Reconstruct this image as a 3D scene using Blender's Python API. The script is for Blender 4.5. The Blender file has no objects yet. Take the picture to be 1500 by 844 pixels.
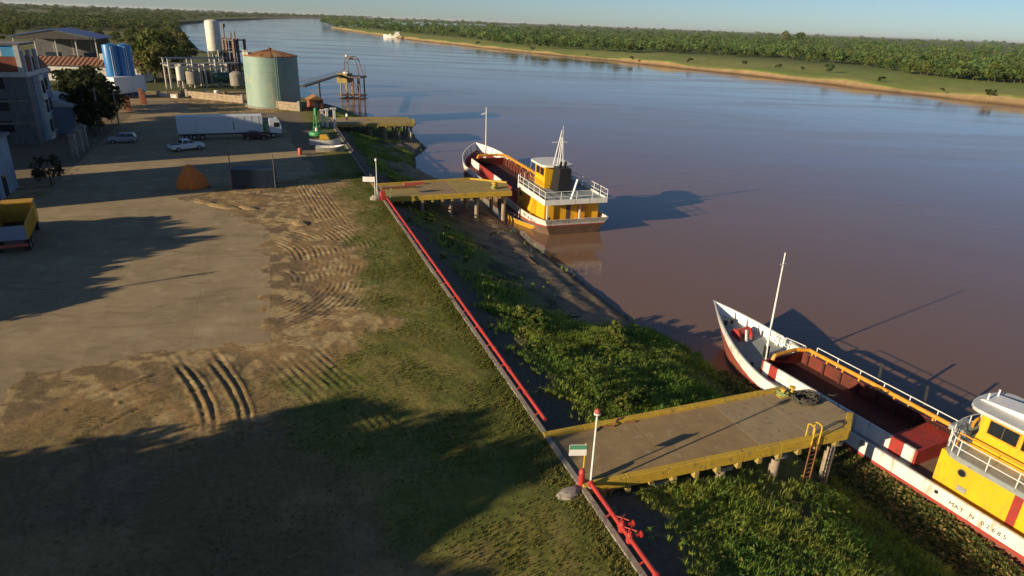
import bpy, math, random
import numpy as np
from mathutils import Vector, Matrix
R = math.radians
random.seed(7); RNG = np.random.default_rng(11)
scene = bpy.context.scene
col = scene.collection

# ------------------------------------------------------------------ camera, sky, sun, exposure
CAM_H, PITCH, ROLL, FPX = 21.0, R(22.03), R(2.25), 960.0
cam_data = bpy.data.cameras.new('camera'); cam = bpy.data.objects.new('camera', cam_data); col.objects.link(cam)
cam_data.sensor_fit = 'HORIZONTAL'; cam_data.sensor_width = 36.0; cam_data.lens = 36.0 * FPX / 1500.0
cam_data.clip_start = 0.3; cam_data.clip_end = 90000.0
cam.matrix_world = Matrix.Translation((0, 0, CAM_H)) @ Matrix.Rotation(R(90) - PITCH, 4, 'X') @ Matrix.Rotation(ROLL, 4, 'Z')
scene.camera = cam

SUN_EL, SUN_DIR = R(15.5), R(34.5)           # shadows run along SUN_DIR (from +X towards +Y)
world = bpy.data.worlds.new('World'); scene.world = world; world.use_nodes = True
wn = world.node_tree
sky = wn.nodes.new('ShaderNodeTexSky'); sky.sky_type = 'NISHITA'; sky.sun_disc = False
sky.sun_elevation = SUN_EL
sky.sun_rotation = R(90) - (SUN_DIR + math.pi)
sky.altitude = 50; sky.air_density = 0.7; sky.dust_density = 0.3; sky.ozone_density = 3.4
bg = wn.nodes['Background']; bg.inputs['Strength'].default_value = 0.068
wn.links.new(sky.outputs[0], bg.inputs[0])
sd = bpy.data.lights.new('sun', 'SUN'); sd.energy = 5.0; sd.angle = R(0.55); sd.color = (1.0, 0.82, 0.55)
sun = bpy.data.objects.new('sun', sd); col.objects.link(sun)
tosun = Vector((-math.cos(SUN_DIR) * math.cos(SUN_EL), -math.sin(SUN_DIR) * math.cos(SUN_EL), math.sin(SUN_EL)))
sun.rotation_euler = tosun.to_track_quat('Z', 'Y').to_euler(); sun.location = (-60, -40, 60)
scene.view_settings.view_transform = 'Standard'; scene.view_settings.look = 'None'
scene.view_settings.gamma = 1.0; scene.view_settings.use_curve_mapping = False
scene.view_settings.exposure = 0.45

# ------------------------------------------------------------------ photo pixel -> place on a level
WATER = -4.5
def ray(u, v):
    x = (u - 750) / FPX; y = (422 - v) / FPX
    c, s = math.cos(ROLL), math.sin(ROLL)
    a = x * c - y * s; b = x * s + y * c
    return np.array([a, math.cos(PITCH) + b * math.sin(PITCH), -math.sin(PITCH) + b * math.cos(PITCH)])
def P(u, v, z=0.0):
    d = ray(u, v); t = (z - CAM_H) / d[2]
    return Vector((d[0] * t, d[1] * t, z))
_hx = [0, 250, 500, 750, 1000, 1250, 1500, 1800]; _hy = [7, 13, 20, 29.5, 41, 54, 69, 90]
def hm(u):
    lo, hi = -150., 400.
    for _ in range(40):
        m = (lo + hi) / 2
        if ray(u, m)[2] < 0: hi = m
        else: lo = m
    return lo
def PF(u, v, z=0.0):                        # the same for far places, by their distance below the horizon
    return P(u, v - float(np.interp(u, _hx, _hy)) + hm(u), z)
QO = np.array([0.0, 36.57]); QD = np.array([-.3548, .9350]); QN = np.array([.9350, .3548])   # quay line: s along, t towards the river
QANG = math.atan2(QN[1], QN[0])
def W(s, t, z=0.0):
    q = QO + QD * s + QN * t
    return Vector((q[0], q[1], z))
def ST(p):
    q = np.array([p[0], p[1]]) - QO
    return float(q @ QD), float(q @ QN)
SD = np.array([math.cos(SUN_DIR), math.sin(SUN_DIR)]); SN = np.array([-SD[1], SD[0]])
def PQ(p, q, z=0.0):                        # p along the shadows, q across them
    v = SD * p + SN * q
    return Vector((v[0], v[1], z))

# ------------------------------------------------------------------ materials
MATS = {}
def mat(name, c1, c2=None, scale=1.0, rough=0.7, bump=0.0, bscale=None, metal=0.0, c3=None, detail=5.0, stretch=None, spec=0.5):
    if name in MATS: return MATS[name]
    m = bpy.data.materials.new(name); m.use_nodes = True; MATS[name] = m
    nt = m.node_tree; b = nt.nodes['Principled BSDF']
    b.inputs['Roughness'].default_value = rough; b.inputs['Metallic'].default_value = metal
    b.inputs['Specular IOR Level'].default_value = spec
    if c2 is None: c2 = tuple(x * 0.8 for x in c1)
    tc = nt.nodes.new('ShaderNodeTexCoord'); mp = nt.nodes.new('ShaderNodeMapping')
    nt.links.new(tc.outputs['Object'], mp.inputs[0])
    if stretch: mp.inputs['Scale'].default_value = stretch
    n = nt.nodes.new('ShaderNodeTexNoise'); n.inputs['Scale'].default_value = scale; n.inputs['Detail'].default_value = detail
    n.inputs['Roughness'].default_value = 0.62
    nt.links.new(mp.outputs[0], n.inputs[0])
    r = nt.nodes.new('ShaderNodeValToRGB'); r.color_ramp.elements[0].position = 0.36; r.color_ramp.elements[1].position = 0.64
    r.color_ramp.elements[0].color = (*c1, 1); r.color_ramp.elements[1].color = (*c2, 1)
    nt.links.new(n.outputs[0], r.inputs[0]); out = r.outputs[0]
    if c3 is not None:
        n3 = nt.nodes.new('ShaderNodeTexNoise'); n3.inputs['Scale'].default_value = scale * 2.7; n3.inputs['Detail'].default_value = 6
        nt.links.new(mp.outputs[0], n3.inputs[0])
        r3 = nt.nodes.new('ShaderNodeValToRGB'); r3.color_ramp.elements[0].position = 0.56; r3.color_ramp.elements[1].position = 0.68
        nt.links.new(n3.outputs[0], r3.inputs[0])
        mx = nt.nodes.new('ShaderNodeMix'); mx.data_type = 'RGBA'
        nt.links.new(r3.outputs[0], mx.inputs[0]); nt.links.new(out, mx.inputs[6]); mx.inputs[7].default_value = (*c3, 1)
        out = mx.outputs[2]
    nt.links.new(out, b.inputs['Base Color'])
    if bump:
        nb = nt.nodes.new('ShaderNodeTexNoise'); nb.inputs['Scale'].default_value = bscale or scale * 4; nb.inputs['Detail'].default_value = 6
        nt.links.new(mp.outputs[0], nb.inputs[0])
        bp = nt.nodes.new('ShaderNodeBump'); bp.inputs['Strength'].default_value = 1.0; bp.inputs['Distance'].default_value = bump
        nt.links.new(nb.outputs[0], bp.inputs['Height']); nt.links.new(bp.outputs[0], b.inputs['Normal'])
    return m
def vcol_mat(name, rough=0.9, bump=0.03, bscale=3.0, var=0.25, transl=False, vscale=8.0):
    m = bpy.data.materials.new(name); m.use_nodes = True; MATS[name] = m
    nt = m.node_tree; b = nt.nodes['Principled BSDF']; b.inputs['Roughness'].default_value = rough
    b.inputs['Specular IOR Level'].default_value = 0.25
    a = nt.nodes.new('ShaderNodeAttribute'); a.attribute_name = 'Col'
    tc = nt.nodes.new('ShaderNodeTexCoord')
    n = nt.nodes.new('ShaderNodeTexNoise'); n.inputs['Scale'].default_value = vscale; n.inputs['Detail'].default_value = 6; n.inputs['Roughness'].default_value = 0.7
    nt.links.new(tc.outputs['Object'], n.inputs[0])
    mr = nt.nodes.new('ShaderNodeMapRange'); mr.inputs[1].default_value = 0.3; mr.inputs[2].default_value = 0.7
    mr.inputs[3].default_value = 1 - var; mr.inputs[4].default_value = 1 + var
    nt.links.new(n.outputs[0], mr.inputs[0])
    mx = nt.nodes.new('ShaderNodeVectorMath'); mx.operation = 'SCALE'
    nt.links.new(a.outputs['Color'], mx.inputs[0]); nt.links.new(mr.outputs[0], mx.inputs['Scale'])
    nt.links.new(mx.outputs[0], b.inputs['Base Color'])
    if bump:
        nb = nt.nodes.new('ShaderNodeTexNoise'); nb.inputs['Scale'].default_value = bscale; nb.inputs['Detail'].default_value = 8; nb.inputs['Roughness'].default_value = 0.7
        nt.links.new(tc.outputs['Object'], nb.inputs[0])
        bp = nt.nodes.new('ShaderNodeBump'); bp.inputs['Distance'].default_value = bump
        nt.links.new(nb.outputs[0], bp.inputs['Height']); nt.links.new(bp.outputs[0], b.inputs['Normal'])
    if transl:
        t = nt.nodes.new('ShaderNodeBsdfTranslucent'); nt.links.new(mx.outputs[0], t.inputs[0])
        ms = nt.nodes.new('ShaderNodeMixShader'); ms.inputs[0].default_value = 0.45
        nt.links.new(b.outputs[0], ms.inputs[1]); nt.links.new(t.outputs[0], ms.inputs[2])
        nt.links.new(ms.outputs[0], nt.nodes['Material Output'].inputs[0])
    return m
mat('white_paint', (.74, .72, .67), (.62, .60, .55), 1.2, .5, c3=(.42, .33, .24))
mat('clean_white', (.80, .79, .76), (.72, .71, .68), 2, .45)
mat('boat_white', (.78, .76, .71), (.68, .65, .59), .8, .45, c3=(.50, .38, .27), stretch=(1.6, 1.6, .22))
mat('yellow_paint', (.80, .45, .012), (.72, .385, .014), .8, .5, bump=.006, bscale=2.2, c3=(.66, .35, .03), stretch=(1.3, 1.3, .4))
mat('orange_yellow', (.72, .33, .02), (.6, .25, .02), 2, .5)
mat('pier_yellow', (.58, .38, .03), (.50, .31, .035), 1.5, .7, bump=.01, c3=(.26, .19, .07))
mat('old_yellow', (.40, .29, .07), (.30, .22, .07), 1.0, .8, bump=.01, c3=(.18, .14, .08))
mat('concrete_deck', (.325, .22, .10), (.26, .175, .082), .7, .9, bump=.008, bscale=9, c3=(.35, .26, .15))
mat('concrete_deck_pale', (.36, .27, .145), (.30, .22, .118), .9, .9, bump=.008, bscale=9, c3=(.22, .165, .10))
mat('concrete', (.33, .29, .24), (.24, .21, .17), 1.2, .9, bump=.01, c3=(.16, .13, .10))
mat('pile_concrete', (.40, .31, .22), (.28, .22, .16), 2, .9, bump=.01, c3=(.14, .11, .08))
mat('dark_concrete', (.13, .115, .095), (.09, .08, .065), 1.5, .95, bump=.02)
mat('red_pipe', (.50, .04, .03), (.36, .035, .028), 1.2, .55, c3=(.24, .07, .045))
mat('dark_pipe', (.10, .075, .065), (.07, .055, .05), 2, .6)
mat('hull_red', (.27, .06, .035), (.22, .075, .045), 1.2, .6, c3=(.16, .09, .06))
mat('hull_brown', (.17, .105, .065), (.12, .075, .048), 1.0, .65, c3=(.21, .12, .07), stretch=(1, 1, .35))
mat('red_line', (.45, .05, .04), (.35, .045, .035), 2, .5)
mat('deck_red', (.38, .03, .022), (.27, .028, .02), 1.5, .65, c3=(.16, .05, .03))
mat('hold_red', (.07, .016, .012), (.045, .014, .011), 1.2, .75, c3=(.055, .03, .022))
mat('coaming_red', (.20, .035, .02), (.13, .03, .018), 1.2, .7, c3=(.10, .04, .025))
mat('deck_grey', (.30, .33, .32), (.24, .265, .26), 1.5, .6, c3=(.20, .19, .17))
mat('deck_brown', (.24, .15, .09), (.18, .11, .07), 1.5, .7)
mat('roof_grey', (.60, .60, .58), (.52, .52, .50), 1.5, .5)
mat('black', (.012, .012, .013), (.02, .02, .02), 3, .5)
mat('rubber', (.02, .02, .02), (.03, .028, .026), 4, .85)
mat('glass_dark', (.015, .018, .022), (.02, .024, .03), 1, .08)
mat('rust', (.25, .10, .04), (.17, .07, .035), 1.5, .85, bump=.01, c3=(.33, .17, .07))
mat('rust_roof', (.36, .17, .06), (.27, .11, .04), .5, .85, c3=(.42, .25, .11), bump=.01)
mat('tank_teal', (.28, .38, .31), (.225, .32, .275), .35, .55, c3=(.36, .38, .26), stretch=(1, 1, .4))
mat('cream_paint', (.72, .68, .58), (.62, .58, .48), .8, .5, c3=(.5, .42, .32))
mat('steel_dark', (.10, .085, .075), (.075, .06, .055), 2, .6)
mat('steel_rust', (.22, .13, .09), (.16, .09, .065), 2, .75)
mat('steel_white', (.62, .59, .52), (.5, .47, .41), 2, .55)
mat('tank_blue', (.03, .20, .50), (.025, .165, .43), .8, .4)
mat('green_paint', (.05, .30, .10), (.04, .24, .08), 2, .5)
mat('dark_green', (.02, .12, .09), (.02, .09, .07), 1, .5)
mat('brick_red', (.27, .085, .045), (.21, .065, .038), 1.5, .9, bump=.01)
mat('terracotta', (.34, .15, .08), (.26, .115, .065), 1.2, .9, bump=.02)
mat('plaster_grey', (.20, .19, .19), (.14, .135, .135), .5, .9, c3=(.10, .09, .085))
mat('plaster_blue', (.26, .31, .40), (.21, .255, .33), .6, .85, c3=(.30, .33, .38))
mat('plaster_pink', (.34, .23, .22), (.27, .19, .185), .6, .85)
mat('plaster_white', (.66, .62, .56), (.55, .52, .47), .6, .8, c3=(.4, .36, .3))
mat('cyan_panel', (.10, .38, .62), (.08, .32, .55), 1, .5)
mat('blue_roof', (.09, .14, .33), (.07, .11, .27), .3, .45)
mat('stone', (.40, .31, .21), (.30, .23, .155), 1, .95, bump=.03)
mat('container_blue', (.012, .032, .06), (.010, .026, .048), 1, .5)
mat('orange_tarp', (.72, .19, .012), (.6, .15, .012), 2, .6, bump=.02, bscale=3)
mat('pale_seam', (.62, .36, .14), (.55, .32, .13), 2, .6)
mat('truck_white', (.72, .73, .75), (.66, .67, .69), .6, .4)
mat('car_white', (.75, .76, .78), (.72, .73, .75), 1, .3)
mat('car_grey', (.42, .42, .44), (.38, .38, .40), 1, .35)
mat('car_maroon', (.10, .02, .02), (.085, .018, .018), 1, .3)
mat('chrome', (.45, .45, .45), (.38, .38, .38), 2, .3, metal=.7)
mat('dump_yellow', (.62, .34, .015), (.52, .28, .02), 2, .5, c3=(.30, .17, .05))
mat('bark', (.12, .085, .055), (.075, .055, .038), 3, .95, bump=.03)
mat('wood_grey', (.24, .19, .14), (.17, .135, .10), 2, .9, stretch=(1, 6, 1))
mat('rope', (.055, .05, .04), (.09, .08, .06), 8, .95)
mat('rope_green', (.25, .36, .14), (.30, .33, .12), 5, .9)
mat('skin', (.38, .22, .15), (.36, .21, .14), 2, .6)
mat('cloth_dark', (.03, .03, .035), (.025, .025, .03), 4, .9)
mat('cloth_white', (.75, .74, .72), (.68, .67, .65), 3, .9)
mat('lamp_red', (.55, .10, .07), (.45, .09, .06), 3, .5)
mat('sign_green', (.08, .28, .16), (.07, .24, .14), 3, .6)
mat('sand_pile', (.33, .225, .10), (.24, .165, .08), 1.2, .95, bump=.03)

# ------------------------------------------------------------------ mesh helpers
class MB:
    def __init__(s): s.v = []; s.f = []
    def add(s, vs, fs):
        o = len(s.v); s.v += [tuple(p) for p in vs]; s.f += [tuple(i + o for i in f) for f in fs]; return s
    def box(s, x0, x1, y0, y1, z0, z1):
        v = [(x, y, z) for z in (z0, z1) for x, y in ((x0, y0), (x1, y0), (x1, y1), (x0, y1))]
        return s.add(v, [(3, 2, 1, 0), (4, 5, 6, 7), (0, 1, 5, 4), (1, 2, 6, 5), (2, 3, 7, 6), (3, 0, 4, 7)])
    def prism(s, poly, z0, z1):
        n = len(poly); v = [(x, y, z0) for x, y in poly] + [(x, y, z1) for x, y in poly]
        a = sum(poly[i][0] * poly[(i + 1) % n][1] - poly[(i + 1) % n][0] * poly[i][1] for i in range(n))
        f = [tuple(range(n - 1, -1, -1)), tuple(range(n, 2 * n))] + [(i, (i + 1) % n, n + (i + 1) % n, n + i) for i in range(n)]
        if a < 0: f = [q[::-1] for q in f]
        return s.add(v, f)
    def prism_y(s, poly, y0, y1):               # poly in (x, z), extruded along y
        n = len(poly); v = [(x, y0, z) for x, z in poly] + [(x, y1, z) for x, z in poly]
        a = sum(poly[i][0] * poly[(i + 1) % n][1] - poly[(i + 1) % n][0] * poly[i][1] for i in range(n))
        f = [tuple(range(n)), tuple(range(2 * n - 1, n - 1, -1))] + [(i, n + i, n + (i + 1) % n, (i + 1) % n) for i in range(n)]
        if a < 0: f = [q[::-1] for q in f]
        return s.add(v, f)
    def prism_x(s, poly, x0, x1):               # poly in (y, z), extruded along x
        n = len(poly); v = [(x0, y, z) for y, z in poly] + [(x1, y, z) for y, z in poly]
        a = sum(poly[i][0] * poly[(i + 1) % n][1] - poly[(i + 1) % n][0] * poly[i][1] for i in range(n))
        f = [tuple(range(n - 1, -1, -1)), tuple(range(n, 2 * n))] + [(i, (i + 1) % n, n + (i + 1) % n, n + i) for i in range(n)]
        if a < 0: f = [q[::-1] for q in f]
        return s.add(v, f)
    def bar(s, p, q, w=.1, h=None):
        h = h or w; p = Vector(p); q = Vector(q); d = (q - p).normalized()
        up = Vector((0, 0, 1)) if abs(d.z) < .95 else Vector((1, 0, 0))
        a = d.cross(up).normalized() * (w / 2); b = a.cross(d).normalized() * (h / 2)
        v = [e + k * a + l * b for e in (p, q) for k, l in ((-1, -1), (1, -1), (1, 1), (-1, 1))]
        return s.add(v, [(3, 2, 1, 0), (4, 5, 6, 7), (0, 1, 5, 4), (1, 2, 6, 5), (2, 3, 7, 6), (3, 0, 4, 7)])
    def tube(s, p, q, r, n=8, r2=None):
        p = Vector(p); q = Vector(q); r2 = r if r2 is None else r2; d = (q - p).normalized()
        up = Vector((0, 0, 1)) if abs(d.z) < .95 else Vector((1, 0, 0))
        a = d.cross(up).normalized(); b = d.cross(a)
        v = [p + r * (math.cos(k) * a + math.sin(k) * b) for k in (2 * math.pi * i / n for i in range(n))]
        v += [q + r2 * (math.cos(k) * a + math.sin(k) * b) for k in (2 * math.pi * i / n for i in range(n))]
        return s.add(v, [(i, n + i, n + (i + 1) % n, (i + 1) % n) for i in range(n)] + [tuple(range(n)), tuple(range(2 * n - 1, n - 1, -1))])
    def path(s, pts, r, n=6):
        for a, b in zip(pts[:-1], pts[1:]): s.tube(a, b, r, n)
        return s
    def lathe(s, prof, n=24, cx=0, cy=0):       # prof: (r, z) bottom to top
        v = []; f = []
        for r, z in prof: v += [(cx + r * math.cos(2 * math.pi * i / n), cy + r * math.sin(2 * math.pi * i / n), z) for i in range(n)]
        for k in range(len(prof) - 1):
            f += [(k * n + i, k * n + (i + 1) % n, (k + 1) * n + (i + 1) % n, (k + 1) * n + i) for i in range(n)]
        f += [tuple(range(n - 1, -1, -1)), tuple((len(prof) - 1) * n + i for i in range(n))]
        return s.add(v, f)
    def loft(s, rings, closed=True, caps=True):
        n = len(rings[0]); v = [p for r in rings for p in r]; f = []
        for k in range(len(rings) - 1):
            for i in range(n if closed else n - 1):
                j = (i + 1) % n; f.append((k * n + i, k * n + j, (k + 1) * n + j, (k + 1) * n + i))
        if caps: f += [tuple(range(n - 1, -1, -1)), tuple((len(rings) - 1) * n + i for i in range(n))]
        return s.add(v, f)
    def build(s, name, m, parent=None, smooth=True, bevel=0.0):
        me = bpy.data.meshes.new(name); me.from_pydata(s.v, [], s.f); me.update()
        return finish(name, me, m, parent, smooth, bevel)
def finish(name, me, m, parent=None, smooth=True, bevel=0.0):
    if m: me.materials.append(MATS[m] if isinstance(m, str) else m)
    if smooth:
        me.polygons.foreach_set('use_smooth', [True] * len(me.polygons)); me.set_sharp_from_angle(angle=R(38))
    o = bpy.data.objects.new(name, me); col.objects.link(o)
    if parent: o.parent = parent
    if bevel:
        b = o.modifiers.new('bevel', 'BEVEL'); b.width = bevel; b.segments = 2; b.limit_method = 'ANGLE'; b.angle_limit = R(40)
    return o
def tag(o, label=None, cat=None, group=None, kind=None):
    if label: o['label'] = label
    if cat: o['category'] = cat
    if group: o['group'] = group
    if kind: o['kind'] = kind
    return o
def thing(name, label, cat, loc=(0, 0, 0), rz=0, group=None):
    o = bpy.data.objects.new(name, None); col.objects.link(o); o.empty_display_size = .3
    o.location = loc; o.rotation_euler = (0, 0, rz)
    return tag(o, label, cat, group)
def inst(o, parent=None, loc=None, rz=None):
    c = o.copy(); col.objects.link(c); c.parent = parent
    if loc is not None: c.location = loc
    if rz is not None: c.rotation_euler = (0, 0, rz)
    return c
def dup(root, loc, rz=0, label=None, scale=None):
    r = inst(root, None, loc, rz)
    if scale is not None: r.scale = scale
    if label: r['label'] = label
    for ch in root.children:
        c = inst(ch, r)
        for g in ch.children: inst(g, c)
    return r
def np_mesh(name, V, F, m, colors=None, smooth=False, parent=None):
    V = np.asarray(V, np.float32); F = np.asarray(F, np.int32)
    me = bpy.data.meshes.new(name); k = F.shape[1]
    me.vertices.add(len(V)); me.vertices.foreach_set('co', V.ravel())
    me.loops.add(F.size); me.loops.foreach_set('vertex_index', F.ravel())
    me.polygons.add(len(F)); me.polygons.foreach_set('loop_start', np.arange(0, F.size, k, dtype=np.int32))
    me.update(calc_edges=True)
    if colors is not None:
        a = me.color_attributes.new('Col', 'FLOAT_COLOR', 'POINT')
        c = np.ones((len(V), 4), np.float32); c[:, :3] = colors; a.data.foreach_set('color', c.ravel())
    if smooth: me.polygons.foreach_set('use_smooth', np.ones(len(F), bool))
    me.materials.append(MATS[m] if isinstance(m, str) else m)
    o = bpy.data.objects.new(name, me); col.objects.link(o)
    if parent: o.parent = parent
    return o
_lat = np.random.default_rng(5).random((256, 256))
def vnoise(x, y):
    x = np.asarray(x, float); y = np.asarray(y, float)
    i = np.floor(x).astype(int); j = np.floor(y).astype(int); a = x - i; b = y - j
    a = a * a * (3 - 2 * a); b = b * b * (3 - 2 * b)
    g = lambda p, q: _lat[p & 255, q & 255]
    return (g(i, j) * (1 - a) + g(i + 1, j) * a) * (1 - b) + (g(i, j + 1) * (1 - a) + g(i + 1, j + 1) * a) * b
def fbm(x, y, o=4):
    r = 0; k = .5
    for q in range(o): r = r + k * vnoise(x * 2 ** q + 17.3 * q, y * 2 ** q + 9.1 * q); k *= .5
    return r / (1 - .5 ** o)
def sstep(a, b, x):
    t = np.clip((x - a) / (b - a), 0, 1); return t * t * (3 - 2 * t)

# ------------------------------------------------------------------ the shore and the ground
shore_px = [(940, 480), (840, 400), (770, 350), (735, 320), (690, 275), (650, 263), (610, 245), (605, 230), (625, 213), (600, 190), (560, 180),
            (520, 168), (470, 160), (445, 150), (400, 112), (350, 92), (300, 80), (272, 52), (262, 36), (330, 29), (440, 24.5)]
_sh = [(-400, 17.5), (-60, 17.5), (-20, 17.5), (0, 18.5), (6, 19.5)] + [ST(PF(u, v, WATER)) for u, v in shore_px]
_sh += [(6500, 1500), (8000, 30000), (60000, 40000)]
SH_S = np.array([a for a, b in _sh]); SH_T = np.array([b for a, b in _sh])
def shoreT(s): return np.interp(s, SH_S, SH_T)
def wallT(s): return np.where(s < 128, 0.0, np.minimum(0.0, shoreT(s) - 9.0) * sstep(128, 150, s))
def track_height(X, Y):
    h = np.zeros_like(X)
    def near(poly, width, fn):
        nonlocal h
        best = np.full(X.shape, 1e9)
        for (x0, y0), (x1, y1) in zip(poly[:-1], poly[1:]):
            dx, dy = x1 - x0, y1 - y0; L2 = dx * dx + dy * dy
            t = np.clip(((X - x0) * dx + (Y - y0) * dy) / L2, 0, 1)
            dist = np.hypot(X - x0 - t * dx, Y - y0 - t * dy); best = np.minimum(best, dist)
        h = h + fn(best) * (best < width) * (.25 + 1.1 * sstep(.3, .6, fbm(X * .35 + 50, Y * .35)))
    prof = lambda d: -.038 * np.exp(-(d / .13) ** 2) + .034 * np.exp(-((d - .28) / .11) ** 2)
    px = [[(243, 515), (262, 540), (280, 565), (294, 590), (302, 615), (303, 650), (290, 690)],
          [(258, 513), (276, 540), (295, 565), (309, 592), (315, 620), (312, 660), (292, 700)],
          [(296, 514), (316, 540), (335, 565), (350, 592), (356, 620), (350, 660), (325, 700)],
          [(312, 512), (332, 540), (350, 568), (362, 596), (367, 625), (362, 665), (340, 705)],
          [(180, 590), (240, 572), (300, 552), (345, 540)], [(120, 640), (200, 600), (290, 572)], [(170, 570), (240, 548), (300, 530)],
          [(100, 600), (180, 570), (250, 540)]]
    for line in px: near([tuple(P(u, v).xy) for u, v in line], 1.0, prof)
    cx, cy = P(380, 420).xy                         # the sweeping arcs of turning lorries
    part = sstep(-2.0, 2.0, (Y - cy - 5.5) + (X - cx) * .25)
    for dx, dy, r0, r1, wl, amp, ph, wgt in ((0, 0, 2.0, 10.8, .44, .017, 0., 1 - part), (-5.5, 2.0, 6.5, 16.0, .46, .016, 1.1, part)):
        rx, ry = X - cx - dx, (Y - cy - dy) * .72
        rr = np.hypot(rx, ry); an = np.degrees(np.arctan2(ry, rx))
        m = sstep(r0, r0 + .8, rr) * (1 - sstep(r1 - 1.8, r1, rr)) * sstep(-95, -70, an) * (1 - sstep(70, 95, an)) * wgt
        m = m * (.15 + 1.3 * sstep(.40, .62, fbm(X * .55 + 31 + ph, Y * .55)))
        q = rr * 2 * np.pi / wl + 7 * fbm(X * .10 + ph, Y * .10 + 3) + 1.2 * fbm(X * .6, Y * .6 + ph)
        h = h + amp * m * (np.sin(q) + .35 * np.sin(q * 1.73 + 1) + .25 * np.sin(q * .47))
    for a, b, wd in (((445, 262), (490, 330), 2.4), ((240, 300), (380, 345), 2.6), ((250, 565), (60, 640), 2.2), ((330, 540), (150, 590), 2.0), ((430, 520), (560, 640), 2.5)):
        pa, pb = P(*a).xy, P(*b).xy; d = (pb - pa); L = d.length; d = d / L
        u = (X - pa.x) * d.x + (Y - pa.y) * d.y; w = -(X - pa.x) * d.y + (Y - pa.y) * d.x
        m = sstep(-1, 1, u) * (1 - sstep(L - 1, L + 1.5, u)) * (1 - sstep(wd * .5, wd, np.abs(w))) * (.3 + sstep(.35, .6, fbm(X * .5 + 7, Y * .5)))
        h = h + .02 * m * np.sin(w * 2 * np.pi / .5 + 4 * fbm(X * .2, Y * .2))
    return h
PAVE_PX = [(397, 502), (395, 335), (345, 312), (270, 290), (330, 278), (430, 264), (470, 255), (455, 238), (438, 215), (420, 190), (330, 168), (258, 152), (246, 146), (214, 146)]
PAVE = [tuple(P(u, v).xy) for u, v in PAVE_PX]
PAVE += [tuple(P(205, 160).xy), tuple(P(165, 190).xy), tuple(P(130, 225).xy), tuple(P(60, 290).xy), tuple(P(-60, 330).xy), tuple(P(-140, 480).xy), tuple(P(-110, 640).xy), tuple(P(-10, 622).xy), tuple(P(52, 549).xy), tuple(P(240, 517).xy)]
def in_poly(X, Y, poly):
    c = np.zeros(X.shape, bool); n = len(poly)
    for i in range(n):
        (x0, y0), (x1, y1) = poly[i], poly[i - 1]
        c ^= ((y0 > Y) != (y1 > Y)) & (X < (x1 - x0) * (Y - y0) / (y1 - y0 + 1e-12) + x0)
    return c
def edge_dist(X, Y, poly):
    best = np.full(X.shape, 1e9)
    for i in range(len(poly)):
        (x0, y0), (x1, y1) = poly[i - 1], poly[i]; dx, dy = x1 - x0, y1 - y0
        t = np.clip(((X - x0) * dx + (Y - y0) * dy) / (dx * dx + dy * dy), 0, 1)
        best = np.minimum(best, np.hypot(X - x0 - t * dx, Y - y0 - t * dy))
    return best
LAWN_PX = [(700, 900), (560, 700), (470, 640), (455, 585), (430, 560), (500, 520), (560, 470), (548, 430), (545, 380), (528, 330), (515, 300), (500, 270), (470, 250), (430, 240), (420, 228)]
_lw = sorted(ST(P(u, v)) for u, v in LAWN_PX)
LW_S = np.array([a for a, b in _lw]); LW_T = np.array([b for a, b in _lw])
def bank_z(s, f, T):                         # f: 0 at the wall, 1 at the waterline
    a = np.interp(f, [0, .004, .16, .4, .65, .85, 1, 1.5], [-.4, -.5, -.8, -1.4, -2.25, -3.4, -4.5, -6.5])
    b = np.interp(f, [0, .004, .16, .40, .62, .82, .93, 1, 1.5], [-.4, -.6, -1.3, -2.45, -3.35, -3.75, -3.95, -4.5, -6.5])
    k = sstep(6, 15, np.asarray(s, float)) * (1 - sstep(120, 140, np.asarray(s, float)))
    return a + (b - a) * k
srows = np.concatenate([np.arange(-60, -22, 2.0), np.arange(-22, 8, .17), np.arange(8, 58, .1), np.arange(58, 62, .2), np.arange(62, 110, .8), np.arange(110, 180, 2), np.geomspace(180, 60000, 70)])
tcols = np.concatenate([-np.geomspace(60000, 60, 46), np.arange(-58, -34, 2.0), np.arange(-34, -23, .2), np.arange(-23, -2, .1), np.arange(-2, -.3, .2), [-.3, -.12]])
fcols = np.concatenate([np.linspace(0.004, 1, 60), [1.1, 1.25, 1.5]])
S, Tt = np.meshgrid(srows, tcols, indexing='ij'); Tl = Tt + wallT(S)
Sb, Fb = np.meshgrid(srows, fcols, indexing='ij'); Tw = wallT(Sb); Tb = Tw + Fb * (shoreT(Sb) - Tw)
Xl = QO[0] + QD[0] * S + QN[0] * Tl; Yl = QO[1] + QD[1] * S + QN[1] * Tl
Xb = QO[0] + QD[0] * Sb + QN[0] * Tb; Yb = QO[1] + QD[1] * Sb + QN[1] * Tb
nearm = (np.abs(Tl) < 60) & (S < 130)
inp = in_poly(Xl, Yl, PAVE); ed = edge_dist(Xl, Yl, PAVE)
Zl = np.zeros_like(Xl)
Zl += np.where(nearm, (fbm(Xl * .35, Yl * .35) - .5) * .16 + (fbm(Xl * 2.1, Yl * 2.1, 3) - .5) * .06, 0)
n0 = fbm(Xl * .9 + 3, Yl * .9)
Zl += np.where(nearm, track_height(Xl, Yl), 0)
Zl = np.where(nearm & ~inp, Zl + (.028 - Zl) * np.exp(-(ed / .7) ** 2), Zl)
Zl = np.where(inp & nearm, .024 + .07 * (n0 - .42) - .16 * sstep(.0, 1.6, ed - .8 * n0), Zl)
Zl = np.where(nearm, np.where(Tt > -.8, Zl * .2, Zl), Zl)
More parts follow.
